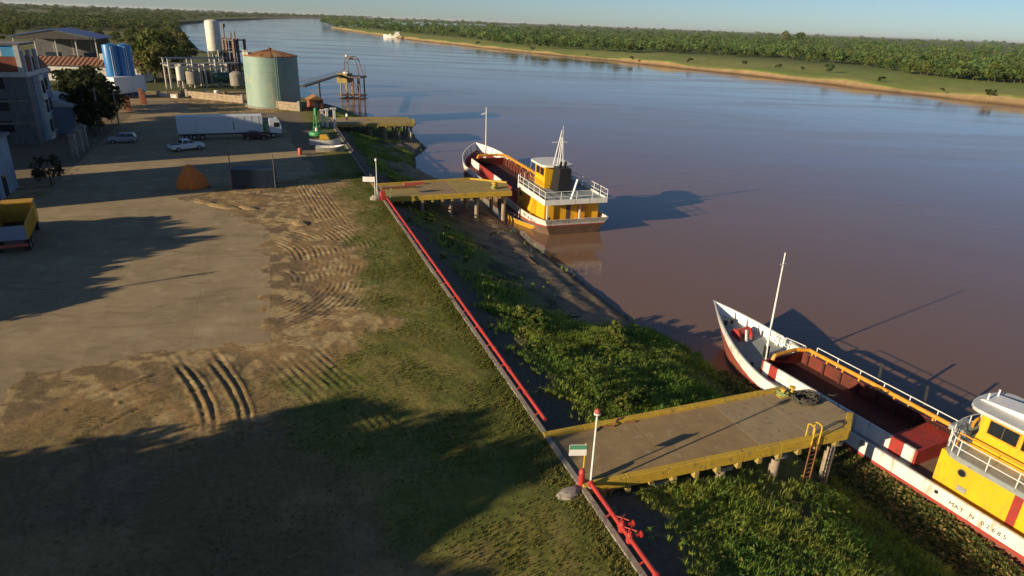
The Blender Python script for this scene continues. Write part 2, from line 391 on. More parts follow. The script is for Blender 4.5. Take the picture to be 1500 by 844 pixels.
Zb = bank_z(Sb, Fb, shoreT(Sb)) + np.where(Sb < 200, (fbm(Xb * .3, Yb * .3) - .5) * .5 * np.sin(np.pi * np.clip(Fb, 0, 1)) + (fbm(Xb * 1.3 + 5, Yb * 1.3) - .5) * .16 * np.clip(Fb * 6, 0, 1), 0)
# colours by kind of ground
def mixc(a, b, k): return a + (np.array(b) - a) * np.clip(k, 0, 1)[..., None]
lawnedge = np.interp(S, LW_S, LW_T)
n1 = fbm(Xl * .25, Yl * .25); n2 = fbm(Xl * 1.1 + 40, Yl * 1.1); n3 = fbm(Xl * .08 + 3, Yl * .08 + 8)
C = np.ones(Xl.shape + (3,)) * np.array([.29, .185, .08])
C = mixc(C, (.20, .135, .07), sstep(.45, .62, n1)); C = mixc(C, (.41, .295, .14), sstep(.50, .66, n2) * (.2 + .8 * sstep(-4, 4, S)))  # pale dirt raised for sunlit ground, held back where shade falls
grassy = np.clip(sstep(-2.2, 1.6, (Tl - lawnedge) + (n1 - .5) * 9), 0, 1)
dry = sstep(.42, .58, n2 * .6 + n1 * .4)
Lw = np.ones_like(C) * np.array([.15, .145, .03]); Lw = mixc(Lw, (.215, .175, .05), dry * .8); Lw = mixc(Lw, (.10, .125, .025), sstep(.50, .66, fbm(Xl * .5 + 90, Yl * .5)) * .7)
edgegreen = sstep(-3.2, -.6, Tl); Lw = mixc(Lw, (.085, .11, .02), edgegreen * .7)
C = C + (Lw - C) * grassy[..., None]
south = (1 - sstep(-1, 12, S)) * sstep(.40, .56, fbm(Xl * .33 + 12, Yl * .33 + 4)); C = mixc(C, (.20, .14, .055), south * (1 - grassy) * .8)
yard = sstep(60, 66, S) * (1 - sstep(-6, -4, Tl)); C = mixc(C, (.20, .155, .10), yard * nearm)
farland = ~((np.abs(Tl) < 60) & (S < 175)); far = np.ones_like(C) * np.array([.075, .085, .025]); far = mixc(far, (.14, .14, .045), sstep(.5, .62, fbm(Xl * .006, Yl * .006)))
C = np.where(farland[..., None], far, C)
B = np.ones(Xb.shape + (3,)) * np.array([.07, .058, .035]); nb = fbm(Xb * .5, Yb * .5)
B = mixc(B, (.13, .16, .04), sstep(.3, .5, nb) * sstep(.1, .25, Fb)); B = mixc(B, (.16, .125, .09), (1 - sstep(.12, .26, Fb)) * .8)
beach = sstep(8, 14, Sb) * (1 - sstep(112, 125, Sb)) * sstep(.50, .66, Fb + (nb - .5) * .3); B = mixc(B, (.33, .235, .14), beach)
B = mixc(B, (.10, .072, .05), beach * sstep(.92, .99, Fb)); B = mixc(B, (.15, .11, .08), beach * sstep(.5, .62, fbm(Xb * 1.2 + 3, Yb * 1.2)) * .7)
B = np.where((Sb > 175)[..., None], np.array([.10, .085, .04]), B)
# the quay's bare vertical edge
V = np.concatenate([np.stack([Xl, Yl, Zl], -1), np.stack([Xb, Yb, Zb], -1)], 1); CC = np.concatenate([C, B], 1)
nr, nc = V.shape[:2]; idx = np.arange(nr * nc).reshape(nr, nc)
F = np.stack([idx[:-1, :-1], idx[1:, :-1], idx[1:, 1:], idx[:-1, 1:]], -1).reshape(-1, 4)[:, ::-1]
vcol_mat('ground_mat', .95, .025, 5.0, .30, vscale=3.5)
ground = np_mesh('ground', V.reshape(-1, 3), F, 'ground_mat', CC.reshape(-1, 3), smooth=True); tag(ground, kind='structure')
def land_z(s, t):                            # ground height for planting
    s = np.asarray(s, float); t = np.asarray(t, float); w = wallT(s); f = (t - w) / (shoreT(s) - w)
    return np.where(t < w, 0, bank_z(s, f, 0))

# ------------------------------------------------------------------ pavement of the yard
def pave_mat():
    m = mat('pavement_concrete', (.375, .28, .15), (.30, .222, .12), .18, .9, bump=.006, bscale=14, c3=(.40, .31, .18))
    nt = m.node_tree; b = nt.nodes['Principled BSDF']; src = b.inputs['Base Color'].links[0].from_socket
    tc = nt.nodes.new('ShaderNodeTexCoord'); mp = nt.nodes.new('ShaderNodeMapping'); mp.inputs['Rotation'].default_value = (0, 0, R(-20.8) )
    nt.links.new(tc.outputs['Object'], mp.inputs[0])
    br = nt.nodes.new('ShaderNodeTexBrick'); br.offset = 0; br.inputs['Scale'].default_value = 1; br.inputs['Brick Width'].default_value = 6.2; br.inputs['Row Height'].default_value = 5.4
    br.inputs['Mortar Size'].default_value = .028; br.inputs['Mortar Smooth'].default_value = .3
    br.inputs['Color1'].default_value = (1, 1, 1, 1); br.inputs['Color2'].default_value = (.90, .90, .91, 1); br.inputs['Mortar'].default_value = (.80, .78, .74, 1)
    nt.links.new(mp.outputs[0], br.inputs[0])
    n = nt.nodes.new('ShaderNodeTexNoise'); n.inputs['Scale'].default_value = .6; n.inputs['Detail'].default_value = 9; n.inputs['Roughness'].default_value = .75; n.inputs['Distortion'].default_value = .6
    nt.links.new(mp.outputs[0], n.inputs[0])
    r = nt.nodes.new('ShaderNodeValToRGB'); r.color_ramp.elements[0].position = .40; r.color_ramp.elements[0].color = (.90, .885, .86, 1); r.color_ramp.elements[1].position = .55; r.color_ramp.elements[1].color = (1.04, 1.04, 1.04, 1)
    nt.links.new(n.outputs[0], r.inputs[0])
    m1 = nt.nodes.new('ShaderNodeMix'); m1.data_type = 'RGBA'; m1.blend_type = 'MULTIPLY'; m1.inputs[0].default_value = 1
    m2 = nt.nodes.new('ShaderNodeMix'); m2.data_type = 'RGBA'; m2.blend_type = 'MULTIPLY'; m2.inputs[0].default_value = 1
    nt.links.new(src, m1.inputs[6]); nt.links.new(br.outputs[0], m1.inputs[7]); nt.links.new(m1.outputs[2], m2.inputs[6]); nt.links.new(r.outputs[0], m2.inputs[7])
    st = nt.nodes.new('ShaderNodeTexNoise'); st.inputs['Scale'].default_value = .35; st.inputs['Detail'].default_value = 7; st.inputs['Roughness'].default_value = .7; st.inputs['Distortion'].default_value = 1.5
    mp3 = nt.nodes.new('ShaderNodeMapping'); mp3.inputs['Rotation'].default_value = (0, 0, R(25)); mp3.inputs['Scale'].default_value = (.35, 1.8, 1); nt.links.new(tc.outputs['Object'], mp3.inputs[0]); nt.links.new(mp3.outputs[0], st.inputs[0])
    r3 = nt.nodes.new('ShaderNodeValToRGB'); r3.color_ramp.elements[0].position = .36; r3.color_ramp.elements[0].color = (.80, .78, .74, 1); r3.color_ramp.elements[1].position = .5; r3.color_ramp.elements[1].color = (1, 1, 1, 1); nt.links.new(st.outputs[0], r3.inputs[0])
    vo = nt.nodes.new('ShaderNodeTexVoronoi'); vo.inputs['Scale'].default_value = .28; nt.links.new(tc.outputs['Object'], vo.inputs[0])
    r4 = nt.nodes.new('ShaderNodeValToRGB'); r4.color_ramp.elements[0].position = .03; r4.color_ramp.elements[0].color = (.62, .58, .52, 1); r4.color_ramp.elements[1].position = .10; r4.color_ramp.elements[1].color = (1, 1, 1, 1); nt.links.new(vo.outputs['Distance'], r4.inputs[0])
    m3 = nt.nodes.new('ShaderNodeMix'); m3.data_type = 'RGBA'; m3.blend_type = 'MULTIPLY'; m3.inputs[0].default_value = 1; m4 = nt.nodes.new('ShaderNodeMix'); m4.data_type = 'RGBA'; m4.blend_type = 'MULTIPLY'; m4.inputs[0].default_value = .6
    nt.links.new(m2.outputs[2], m3.inputs[6]); nt.links.new(r3.outputs[0], m3.inputs[7]); nt.links.new(m3.outputs[2], m4.inputs[6]); nt.links.new(r4.outputs[0], m4.inputs[7])
    nt.links.new(m4.outputs[2], b.inputs['Base Color'])
pave_mat()
tag(MB().prism(PAVE, -.2, .03).build('pavement', 'pavement_concrete', smooth=False), kind='structure')

# ------------------------------------------------------------------ river
def water_mat():
    m = bpy.data.materials.new('river_water'); m.use_nodes = True; MATS['river_water'] = m
    nt = m.node_tree; b = nt.nodes['Principled BSDF']
    tc = nt.nodes.new('ShaderNodeTexCoord')
    n = nt.nodes.new('ShaderNodeTexNoise'); n.inputs['Scale'].default_value = .012; n.inputs['Detail'].default_value = 4
    nt.links.new(tc.outputs['Object'], n.inputs[0])
    r = nt.nodes.new('ShaderNodeValToRGB'); r.color_ramp.elements[0].position = .35; r.color_ramp.elements[1].position = .65
    r.color_ramp.elements[0].color = (.19, .112, .072, 1); r.color_ramp.elements[1].color = (.215, .126, .081, 1)
    nt.links.new(n.outputs[0], r.inputs[0]); nt.links.new(r.outputs[0], b.inputs['Base Color'])
    b.inputs['IOR'].default_value = 1.333
    mp = nt.nodes.new('ShaderNodeMapping'); mp.inputs['Rotation'].default_value = (0, 0, R(30)); mp.inputs['Scale'].default_value = (.4, 1, 1)
    nt.links.new(tc.outputs['Object'], mp.inputs[0])
    w1 = nt.nodes.new('ShaderNodeTexNoise'); w1.inputs['Scale'].default_value = 1.3; w1.inputs['Detail'].default_value = 3
    w2 = nt.nodes.new('ShaderNodeTexNoise'); w2.inputs['Scale'].default_value = .12; w2.inputs['Detail'].default_value = 4
    nt.links.new(mp.outputs[0], w1.inputs[0]); nt.links.new(mp.outputs[0], w2.inputs[0])
    pt = nt.nodes.new('ShaderNodeTexNoise'); pt.inputs['Scale'].default_value = .02; pt.inputs['Detail'].default_value = 5; pt.inputs['Distortion'].default_value = 1.2
    mp2 = nt.nodes.new('ShaderNodeMapping'); mp2.inputs['Rotation'].default_value = (0, 0, R(20)); mp2.inputs['Scale'].default_value = (.45, 1.6, 1)
    nt.links.new(tc.outputs['Object'], mp2.inputs[0]); nt.links.new(mp2.outputs[0], pt.inputs[0])
    rr = nt.nodes.new('ShaderNodeMapRange'); rr.inputs[1].default_value = .4; rr.inputs[2].default_value = .62; rr.inputs[3].default_value = .05; rr.inputs[4].default_value = .17
    nt.links.new(pt.outputs[0], rr.inputs[0]); nt.links.new(rr.outputs[0], b.inputs['Roughness'])
    am = nt.nodes.new('ShaderNodeMapRange'); am.inputs[1].default_value = .4; am.inputs[2].default_value = .62; am.inputs[3].default_value = .009; am.inputs[4].default_value = .026
    nt.links.new(pt.outputs[0], am.inputs[0])
    b1 = nt.nodes.new('ShaderNodeBump'); nt.links.new(am.outputs[0], b1.inputs['Distance']); nt.links.new(w1.outputs[0], b1.inputs['Height'])
    b2 = nt.nodes.new('ShaderNodeBump'); b2.inputs['Distance'].default_value = .05; nt.links.new(w2.outputs[0], b2.inputs['Height']); nt.links.new(b1.outputs[0], b2.inputs['Normal'])
    nt.links.new(b2.outputs[0], b.inputs['Normal'])
water_mat()
tag(MB().add([(-60000, -2000, WATER), (60000, -2000, WATER), (60000, 60000, WATER), (-60000, 60000, WATER)], [(0, 1, 2, 3)]).build('river_water', 'river_water', smooth=False), kind='structure')

# ------------------------------------------------------------------ far bank
fb_px = [(485, 38), (520, 43.5), (560, 49), (600, 55), (650, 60.5), (700, 66), (750, 71.5), (800, 77), (850, 82), (900, 87), (950, 93), (1000, 99), (1100, 111), (1200, 123), (1300, 137), (1400, 150), (1500, 163), (1620, 180), (1800, 205)]
fbl = [PF(u, v, WATER) for u, v in fb_px]
fine = []
for a, b in zip(fbl[:-1], fbl[1:]):
    for k in range(10): fine.append(a.lerp(b, k / 10))
fine.append(fbl[-1])
E1 = Vector((.80, .60, 0)); prof = [(-14, -7), (0, WATER), (2, -4.1), (3.5, -3.7), (4.6, -2.6), (5.2, -2.4), (7, -2.0), (30, -1.6), (80, -1.3), (200, -1.0), (800, -.8), (4000, -.8), (60000, -.8)]
Vf = []; Cf = []
for i, p in enumerate(fine):
    wob = (float(fbm(p.x * .05, p.y * .05)) - .5) * 7; hi = .6 + 1.0 * float(vnoise(p.x * .03 + 4, p.y * .03))
    for o, z in prof:
        ea = R(84) - R(47) * i / (len(fine) - 1); q = p + Vector((math.cos(ea), math.sin(ea), 0)) * (o + (wob if 0 < o < 100 else 0)); zz = z if z < -4.2 else WATER + (z - WATER) * (1 if o > 10 else hi)
        nn = float(fbm(q.x * .04, q.y * .04))
        c = (.13, .08, .045) if o < 1 else (.20, .13, .065) if o < 3 else (.26, .175, .085) if o < 4 else (.30, .21, .11) if o < 5 else None
        if c is None:
            k = min(1, max(0, (nn - .38) / .25)); a = np.array((.20, .25, .05)); b_ = np.array((.27, .27, .075)); c = tuple(a + (b_ - a) * k)
            if o > 150: c = (.10, .13, .035)
        Vf.append((q.x, q.y, zz)); Cf.append(c)
n = len(prof); m_ = len(fine)
Ff = [(i * n + j, i * n + j + 1, (i + 1) * n + j + 1, (i + 1) * n + j) for i in range(m_ - 1) for j in range(n - 1)]
vcol_mat('bank_mat', .95, .2, .6, .25, vscale=.15)
tag(np_mesh('far_bank_terrain', Vf, np.array(Ff)[:, ::-1], 'bank_mat', np.array(Cf), smooth=False), kind='structure')

# ------------------------------------------------------------------ foliage
vcol_mat('leaves', .7, 0, 1, .2, transl=True, vscale=1.5)
vcol_mat('grass_blades', .75, 0, 1, .15, transl=True, vscale=2)
def cards(cen, size, rng, up=.3, out=None):
    n = len(cen); nrm = rng.normal(size=(n, 3)); nrm[:, 2] += up
    if out is not None: nrm += out * 1.2
    nrm /= np.linalg.norm(nrm, axis=1)[:, None]
    a = np.cross(nrm, rng.normal(size=(n, 3))); a /= np.linalg.norm(a, axis=1)[:, None] + 1e-9; b = np.cross(nrm, a)
    sz = (size * rng.uniform(.6, 1.3, n))[:, None]; sb = sz * rng.uniform(.45, .9, n)[:, None]
    V = np.stack([cen - a * sz, cen - b * sb * .8 + a * sz * .1, cen + a * sz, cen + b * sb], 1)
    return V.reshape(-1, 3), np.arange(4 * n).reshape(n, 4)
def crown_points(rng, nclump, per, rx, rz, zc, lump=.42):
    th = rng.uniform(0, 2 * np.pi, nclump); u = rng.uniform(-.75, 1, nclump); rad = rng.uniform(.35, .95, nclump) ** .6
    k = np.sqrt(1 - np.clip(u, -1, 1) ** 2)
    cc = np.stack([rx * rad * k * np.cos(th), rx * rad * k * np.sin(th), zc + rz * rad * u], 1)
    cs = rng.uniform(.6, 1.2, nclump) * lump * rx
    d = rng.normal(size=(nclump, per, 3)); d /= np.linalg.norm(d, axis=2)[..., None]; rr = rng.uniform(.35, 1, (nclump, per, 1)) ** .5
    pts = cc[:, None] + d * rr * cs[:, None, None] * np.array([1, 1, .75]); return pts.reshape(-1, 3), d.reshape(-1, 3), np.repeat(rng.uniform(.75, 1.25, nclump), per)
def tree_meshes(seed, h, rx, leaf, tone, nclump=26, per=44, low=.25):
    rng = np.random.default_rng(seed); zc = h * (.5 + low * .45); rz = h * (.5 - low * .45)
    pts, out, tn = crown_points(rng, nclump, per, rx * .8, rz * .85, zc)
    pts[:, 2] = np.maximum(pts[:, 2], h * .05)
    V, F = cards(pts, leaf, rng, .2, out)
    c = np.array(tone)[None] * tn[:, None] * rng.uniform(.75, 1.3, (len(pts), 1)); c[:, 0] *= rng.uniform(.8, 1.25, len(pts))
    cr = np_mesh('crown', V, F, 'leaves', np.repeat(c, 4, 0))
    t = MB(); p0 = Vector((0, 0, -.3)); p1 = Vector((rng.normal() * .15, rng.normal() * .15, h * .3)); p2 = p1 + Vector((rng.normal() * .3, rng.normal() * .3, h * .25))
    t.tube(p0, p1, h * .028, 7, h * .02); t.tube(p1, p2, h * .02, 6, h * .010)
    for k in range(6):
        an = k * 1.05 + rng.uniform(0, .6); st_ = p1.lerp(p2, rng.uniform(0, .9)); t.tube(st_, st_ + Vector((math.cos(an) * rx * .6, math.sin(an) * rx * .6, h * rng.uniform(.08, .25))), h * .010, 5, h * .003)
    tr = t.build('trunk', 'bark', smooth=True)
    return cr, tr
def make_tree(name, label, seed, h, rx, leaf, tone, loc, group=None, **k):
    cr, tr = tree_meshes(seed, h, rx, leaf, tone, **k); e = thing(name, label, 'tree', loc, 0, group); cr.parent = e; tr.parent = e
    return e
def forest_mass(name, pts, hs, tone, label, cat, seed, per=54):
    rng = np.random.default_rng(seed); n = len(pts); cen = []; cl = []; sz = []; outs = []
    d = rng.normal(size=(n, per, 3)); d /= np.linalg.norm(d, axis=2)[..., None]; d[..., 2] = np.abs(d[..., 2]) * .9 - .25
    rr = rng.uniform(.7, 1.02, (n, per, 1)); hh = np.asarray(hs)[:, None, None]
    lob = 1 + .28 * np.sin(5 * np.arctan2(d[..., 1], d[..., 0]) + rng.uniform(0, 6, (n, 1)))[..., None]
    pts = np.asarray(pts); c = pts[:, None] + np.concatenate([d[..., :2] * rr * hh * .55 * lob, hh * .5 + d[..., 2:] * rr * hh * .52], 2)
    size = np.repeat(np.asarray(hs) * .12, per)
    tn = np.array(tone)[None, None] * rng.uniform(.7, 1.3, (n, 1, 1)) * rng.uniform(.8, 1.2, (n, per, 1)); tn[..., 0] *= rng.uniform(.8, 1.2, (n, 1))
    V, F = cards(c.reshape(-1, 3), size, rng, .2, d.reshape(-1, 3))
    o = np_mesh(name, V, F, 'leaves', np.repeat(tn.reshape(-1, 3), 4, 0)); return tag(o, label, cat, kind='stuff')
# variants kept and copied; the first use of each is the variant itself
class Kind:
    def __init__(s, variants): s.v = variants; s.used = [False] * len(variants); s.k = 0
    def place(s, loc, rz, sc, label=None):
        i = s.k % len(s.v); s.k += 1; o = s.v[i]
        if s.used[i]: return dup(o, loc, rz, label, (sc, sc, sc))
        s.used[i] = True; o.location = loc; o.rotation_euler = (0, 0, rz); o.scale = (sc, sc, sc)
        if label: o['label'] = label
        return o
# far bank wood
tl_px = [(490, 37), (560, 43), (650, 51), (740, 61), (830, 71), (880, 73), (950, 75), (1050, 80.5), (1100, 84), (1200, 93), (1280, 101), (1330, 110), (1400, 122), (1500, 130), (1600, 140), (1750, 156)]
tlu = [a for a, b in tl_px]; tlv = [b for a, b in tl_px]
G1 = 'trees at the edge of the wood on the far bank'; L1 = 'green bushy tree at the edge of the wood across the river'
FK = Kind([make_tree('bank_tree', L1, 30 + i, 9.5, 4.6, .52, [(.13, .185, .05), (.10, .16, .046), (.155, .19, .05), (.09, .135, .04)][i], (0, 0, 0), G1, low=.05, nclump=22, per=34) for i in range(4)])
rg = random.Random(3)
for k in range(150):
    u = 492 + (1590 - 492) * (k + rg.random()) / 150; v = np.interp(u, tlu, tlv) + (float(vnoise(u * .022, 3.3)) - .62) * 12 * (u / 1500) ** 1.5 - rg.random() ** 2 * 4 * (u / 1500)
    p = PF(u, v, -1.2); FK.place(p, rg.uniform(0, 6.3), rg.uniform(.45, 1.25))
pts = []; hs = []
for k in range(3600):
    u = rg.uniform(470, 1620); top = np.interp(u, _hx, _hy) + 1.2; bot = np.interp(u, tlu, tlv) - 1
    if bot <= top + .3: continue
    v = top + (bot - top) * rg.random() ** .85; p = PF(u, v, -1.2)
    if p.y > 7000 or float(fbm(p.x * .011, p.y * .011)) < .37: continue
    dd = p.length; pts.append((p.x, p.y, -1.2)); hs.append(rg.uniform(5, 11.5) * (1 + max(0, dd - 600) / 2500))
forest_mass('distant_wood', pts, hs, (.125, .185, .055), 'dense green wood stretching to the horizon across the river', 'wood', 5)
for (u, v, s_) in ((1150, 60, 1.6), (1170, 62, 1.5), (957, 42.5, 1.3)):   # tall crowns standing above the canopy
    FK.place(PF(u, v + 2.5, -1.2), 1, s_ * 2.0, 'tall lone tree rising above the wood across the river')
G2 = 'low bushes on the meadow of the far bank'
bk = Kind([make_tree('meadow_bush', 'small round bush on the meadow by the far waterline', 60 + i, 2.6, 1.7, .28, (.05, .06, .018), (0, 0, 0), G2, low=0, nclump=9, per=26) for i in range(2)])
for u, v in ((1140, 100), (1175, 103), (1213, 106), (700, 62), (780, 70), (1010, 90), (1090, 94), (1380, 138), (1450, 146), (925, 85), (860, 79), (1290, 122)):
    p = PF(u, v, -1.7); bk.place(p, rg.uniform(0, 6), rg.uniform(.7, 1.5))
pr = PF(1213, 108, -1.8); FK.place(pr, .4, .75, 'single young tree alone on the meadow by the far waterline')
# near side, beyond the buildings
ll_px = [(-60, 62), (0, 60), (60, 46), (130, 52), (165, 62), (215, 58), (262, 50), (270, 40)]
G3 = 'trees behind the sheds and tanks'; L3 = 'olive green bushy tree in the woodland behind the sheds'
LK = Kind([make_tree('woodland_tree', L3, 80 + i, 9, 4.6, .45, [(.11, .13, .03), (.085, .11, .03), (.13, .13, .034)][i], (0, 0, 0), G3, low=.05, nclump=24, per=36) for i in range(3)])
for k in range(70):
    u = rg.uniform(-40, 268); base = np.interp(u, [a for a, b in ll_px], [b for a, b in ll_px]) + 4; v = rg.uniform(34, base + 6)
    if 40 < u < 135 and v > 50: continue
    LK.place(PF(u, v, 0), rg.uniform(0, 6.3), rg.uniform(.6, 1.05))
pts = []; hs = []
for k in range(1500):
    u = rg.uniform(-60, 262); top = np.interp(u, _hx, _hy) + 1.5; v = top + (46 - top) * rg.random()
    if 22 < u < 75 and 20 < v < 29: continue
    if 118 < u < 150 and 24 < v < 29: continue
    p = PF(u, v, 0); s_, t_ = ST(p)
    if t_ > shoreT(s_) - 8 or p.y > 7000: continue
    pts.append((p.x, p.y, -.2)); hs.append(rg.uniform(6, 9.5) * (1 + max(0, p.length - 600) / 2500))
for k in range(700):                          # the bend of the river beyond
    u = rg.uniform(258, 545); v = rg.uniform(np.interp(u, _hx, _hy) + 1.0, np.interp(u, [258, 330, 440, 545], [33, 28.5, 24, 23.5])); p = PF(u, v, 0); s_, t_ = ST(p)
    if t_ > shoreT(s_) - 10 or p.y > 14000: continue
    pts.append((p.x, p.y, -.2)); hs.append(rg.uniform(8, 12) * (1 + max(0, p.length - 1500) / 4000))
forest_mass('riverside_woodland', pts, hs, (.092, .118, .034), 'mixed green woodland running to the horizon behind the sheds', 'wood', 6)
# river-edge trees left of the white tank
for i, (u, v, sc) in enumerate(((238, 112, 1.7), (255, 104, 1.5), (268, 96, 1.15), (246, 88, 1.5), (226, 96, 1.4), (262, 74, 1.4), (232, 76, 1.3), (280, 88, .9), (228, 122, 1.35), (244, 122, 1.2), (216, 112, 1.3))):
    LK.place(PF(u, v, 0), i * 1.3, sc, 'tall spreading tree between the twin blue tanks and the river')
# dark trees in front of the long low house and along the road
DK = Kind([make_tree('yard_tree', 'dark leafy tree', 120 + i, 8.5, 4.0, .36, (.035, .045, .014), (0, 0, 0), 'dark trees beside the yard road', low=.12, nclump=26, per=46) for i in range(2)])
for u, v, sc in ((122, 168, 1.15), (136, 160, 1.2), (152, 166, 1.05), (132, 190, 1.05), (150, 192, .85), (163, 180, .8), (142, 178, 1.1), (112, 160, 1.1), (140, 200, .75)):
    DK.place(P(u, v, 0), u * .1, sc, 'dark leafy tree in shade beside the yard road')
make_tree('yard_shrub', 'straggly grey green shrub by the gate pillars', 140, 4.2, 2.0, .25, (.05, .06, .035), P(76, 272, 0), low=.1, nclump=14, per=30)

# ------------------------------------------------------------------ piers
def loc_q(s, t, z=0): return W(s, t, z)
def quay_thing(name, label, cat, s, t, z=0, group=None): return thing(name, label, cat, W(s, t, z), QANG, group)   # local x = towards river, y = along the quay
def pier(name, label, s0, outline, panels, edge_mat, deck_mats, piles, joists, ladder=None, thick=.35, curb=.28, edges=None):
    e = quay_thing(name, label, 'pier', s0, 0)
    n = len(outline)
    for k, poly in enumerate(panels): MB().prism(poly, -thick, 0.0).build('deck_slab', deck_mats[k % len(deck_mats)], e, False, .02)
    for a, b in edges:
        A = Vector((*outline[a], 0)); B_ = Vector((*outline[b], 0)); d = (B_ - A).normalized()
        mb = MB(); m = max(1, int((B_ - A).length / 2.2))
        for k in range(m):
            p = A.lerp(B_, k / m) + d * .006; q = A.lerp(B_, (k + 1) / m) - d * .006
            MB().bar(p + Vector((0, 0, -.12)), q + Vector((0, 0, -.12)), .34, .62).build('edge_beam', edge_mat, e, False, .03)
    for x in joists:
        ys = [o[1] for o in outline]
        MB().box(x - .13, x + .13, min(ys) - .19, max(ys) - .3, -thick - .36, -thick - .004).build('joist', 'old_yellow', e, False)
    for x, y in piles:
        s_, t_ = s0 + y, x; zb = float(land_z(s_, t_)) - 1.2
        MB().tube((x, y, zb), (x, y, -thick - .37), .27, 10).build('pile', 'pile_concrete', e)
        MB().box(x - .4, x + .4, y - .4, y + .4, -thick - .62, -thick - .362).build('pile_cap', 'concrete', e, False, .02)
    return e
# near pier: outline in (t, s - s0)
NS = -8.9
np_out = [(-.3, 2.35), (16.4, 2.6), (18.1, 1.9), (18.2, -.95), (16.6, -2.3), (-.1, -2.15)]
npier = pier('concrete_pier', 'wide concrete pier with bright yellow kerbs beside the red pipe valve', NS, np_out,
     [[(-.3, 2.35), (5.2, 2.43), (5.2, -2.19), (-.1, -2.15)], [(5.215, 2.43), (10.8, 2.52), (10.8, -2.23), (5.215, -2.19)], [(10.815, 2.52), (14.2, 2.57), (14.2, -2.26), (10.815, -2.23)], [(14.215, 2.57), (16.4, 2.6), (18.1, 1.9), (18.2, -.95), (16.6, -2.3), (14.215, -2.26)]],
     'pier_yellow', ['concrete_deck', 'concrete_deck', 'concrete_deck_pale', 'concrete_deck_pale'],
     [(x, y) for x in (4.5, 8.5, 12.2, 16.2) for y in (-1.85, 2.0)], [1.0 + 1.35 * k for k in range(12)], edges=[(0, 1), (5, 4), (4, 3)])
lad = MB()
for dy in (-.25, .25):
    lad.path([(0, dy, -.2), (0, dy, .85), (.1, dy, .95), (.4, dy, .95), (.5, dy, .85), (.5, dy, .05)], .04, 6)
le = thing('boarding_ladder', 'yellow steel ladder with hooped handrails on the edge of the near concrete pier', 'ladder', W(NS - 2.52, 14.1, 0), QANG + R(90))
lad.build('handrail_hoops', 'pier_yellow', le)
for dy in (-.25, .25): MB().tube((0, dy, -2.6), (0, dy, -.201), .04, 6).build('stile', 'rust', le)
for k in range(8): MB().tube((0, -.21, -2.4 + .3 * k), (0, .21, -2.4 + .3 * k), .025, 6).build('rung', 'rust', le)
# mooring gear on the near pier
e = quay_thing('mooring_bollard', 'small yellow double bollard with green rope on the concrete pier', 'bollard', NS + 2.0, 15.7)
for dx in (0, .7):
    b_ = MB().lathe([(.16, 0), (.13, .08), (.12, .42), (.19, .46), (.19, .54), (.1, .57)], 14, dx, 0).build('post', 'pier_yellow', e)
MB().box(-.3, 1.0, -.22, .22, .003, .05).build('base_plate', 'pier_yellow', e, False)
mb = MB(); prev = None
for k in range(60):
    a = k * .5; r = .26 + .07 * math.sin(k * 1.3); p = Vector((r * math.cos(a), r * math.sin(a) * 1.2, .12 + .003 * k)); 
    if prev: mb.tube(prev, p, .035, 5)
    prev = p
mb.build('mooring_rope', 'rope_green', e)
mb = MB(); prev = None
for k in range(150):
    a = k * .43; r = .35 + .35 * abs(math.sin(k * .37)); p = Vector((r * math.cos(a) * 1.3, r * math.sin(a), .06 + .0022 * k + .06 * math.sin(k * 2.1)))
    if prev: mb.tube(prev, p, .045, 5)
    prev = p
mb.path([(.8, .1, .05), (1.6, .25, .05), (2.2, -.1, .06), (2.6, .1, .02), (4.2, .6, -2.6)], .03, 5)
o = mb.build('coiled_rope', 'rope'); o.location = W(NS + 1.1, 16.7, 0.0); o.rotation_euler = (0, 0, QANG); tag(o, 'tangled heap of black mooring rope at the end of the concrete pier', 'rope')
mb = MB().path([(-1.6, .4, .05), (-1.0, .75, .06), (-.3, .55, .05), (.1, .9, .3), (.5, .75, .05), (1.1, .6, .05)], .05, 6)
o = mb.build('bent_pipe', 'rust'); o.location = W(NS + 1.5, 4.2); o.rotation_euler = (0, 0, QANG); tag(o, 'bent rusty pipe lying on the concrete pier deck', 'pipe')
# lamp posts
def lamp_post(s, t, label, h, red):
    e = quay_thing('lamp_post', label, 'lamp post', s, t)
    MB().tube((0, 0, -.02), (0, 0, h), .055, 8, .045).build('pole', 'clean_white', e)
    MB().lathe([(.16, 0), (.16, .05), (.07, .12)], 12).build('base_flange', 'concrete', e)
    hd = MB().lathe([(.06, h - .02), (.14, h + .05), (.155, h + .24), (.10, h + .34), (.03, h + .37)], 14).build('lantern', 'lamp_red' if red else 'clean_white', e)
    MB().lathe([(.165, h + .08), (.165, h + .16)], 14).build('lens_band', 'clean_white', hd)
    return e
lamp_post(-11.2, .25, 'thin white lamp post with red lantern at the root of the near pier', 4.15, True)
def notice(s, t, label, w, h, zt, band):
    e = quay_thing('notice_board', label, 'sign', s, t); e.rotation_euler = (0, 0, R(-72))
    MB().tube((0, 0, -.02), (0, 0, zt), .045, 8).build('post', 'pier_yellow' if band else 'clean_white', e)
    b_ = MB().box(-.07, -.03, -.05, w - .05, zt - h - .05, zt - .05).build('board', 'clean_white', e, False)
    if band: MB().box(-.077, -.071, -.04, w - .06, zt - h * .5, zt - .06).build('printed_band', 'sign_green', b_, False)
    return e
notice(-10.75, .05, 'white board with green band on a yellow post by the lamp post', .85, .62, 2.35, True).rotation_euler = (0, 0, R(95))
mb = MB().lathe([(.16, 0), (.17, .1), (.15, .75), (.17, .8), (.10, .95), (.03, 1.0)], 12); o = mb.build('fire_hydrant', 'red_pipe'); o.location = W(-10.9, -.1); tag(o, 'short red hydrant standing at the foot of the lamp post', 'hydrant')
mb = MB()
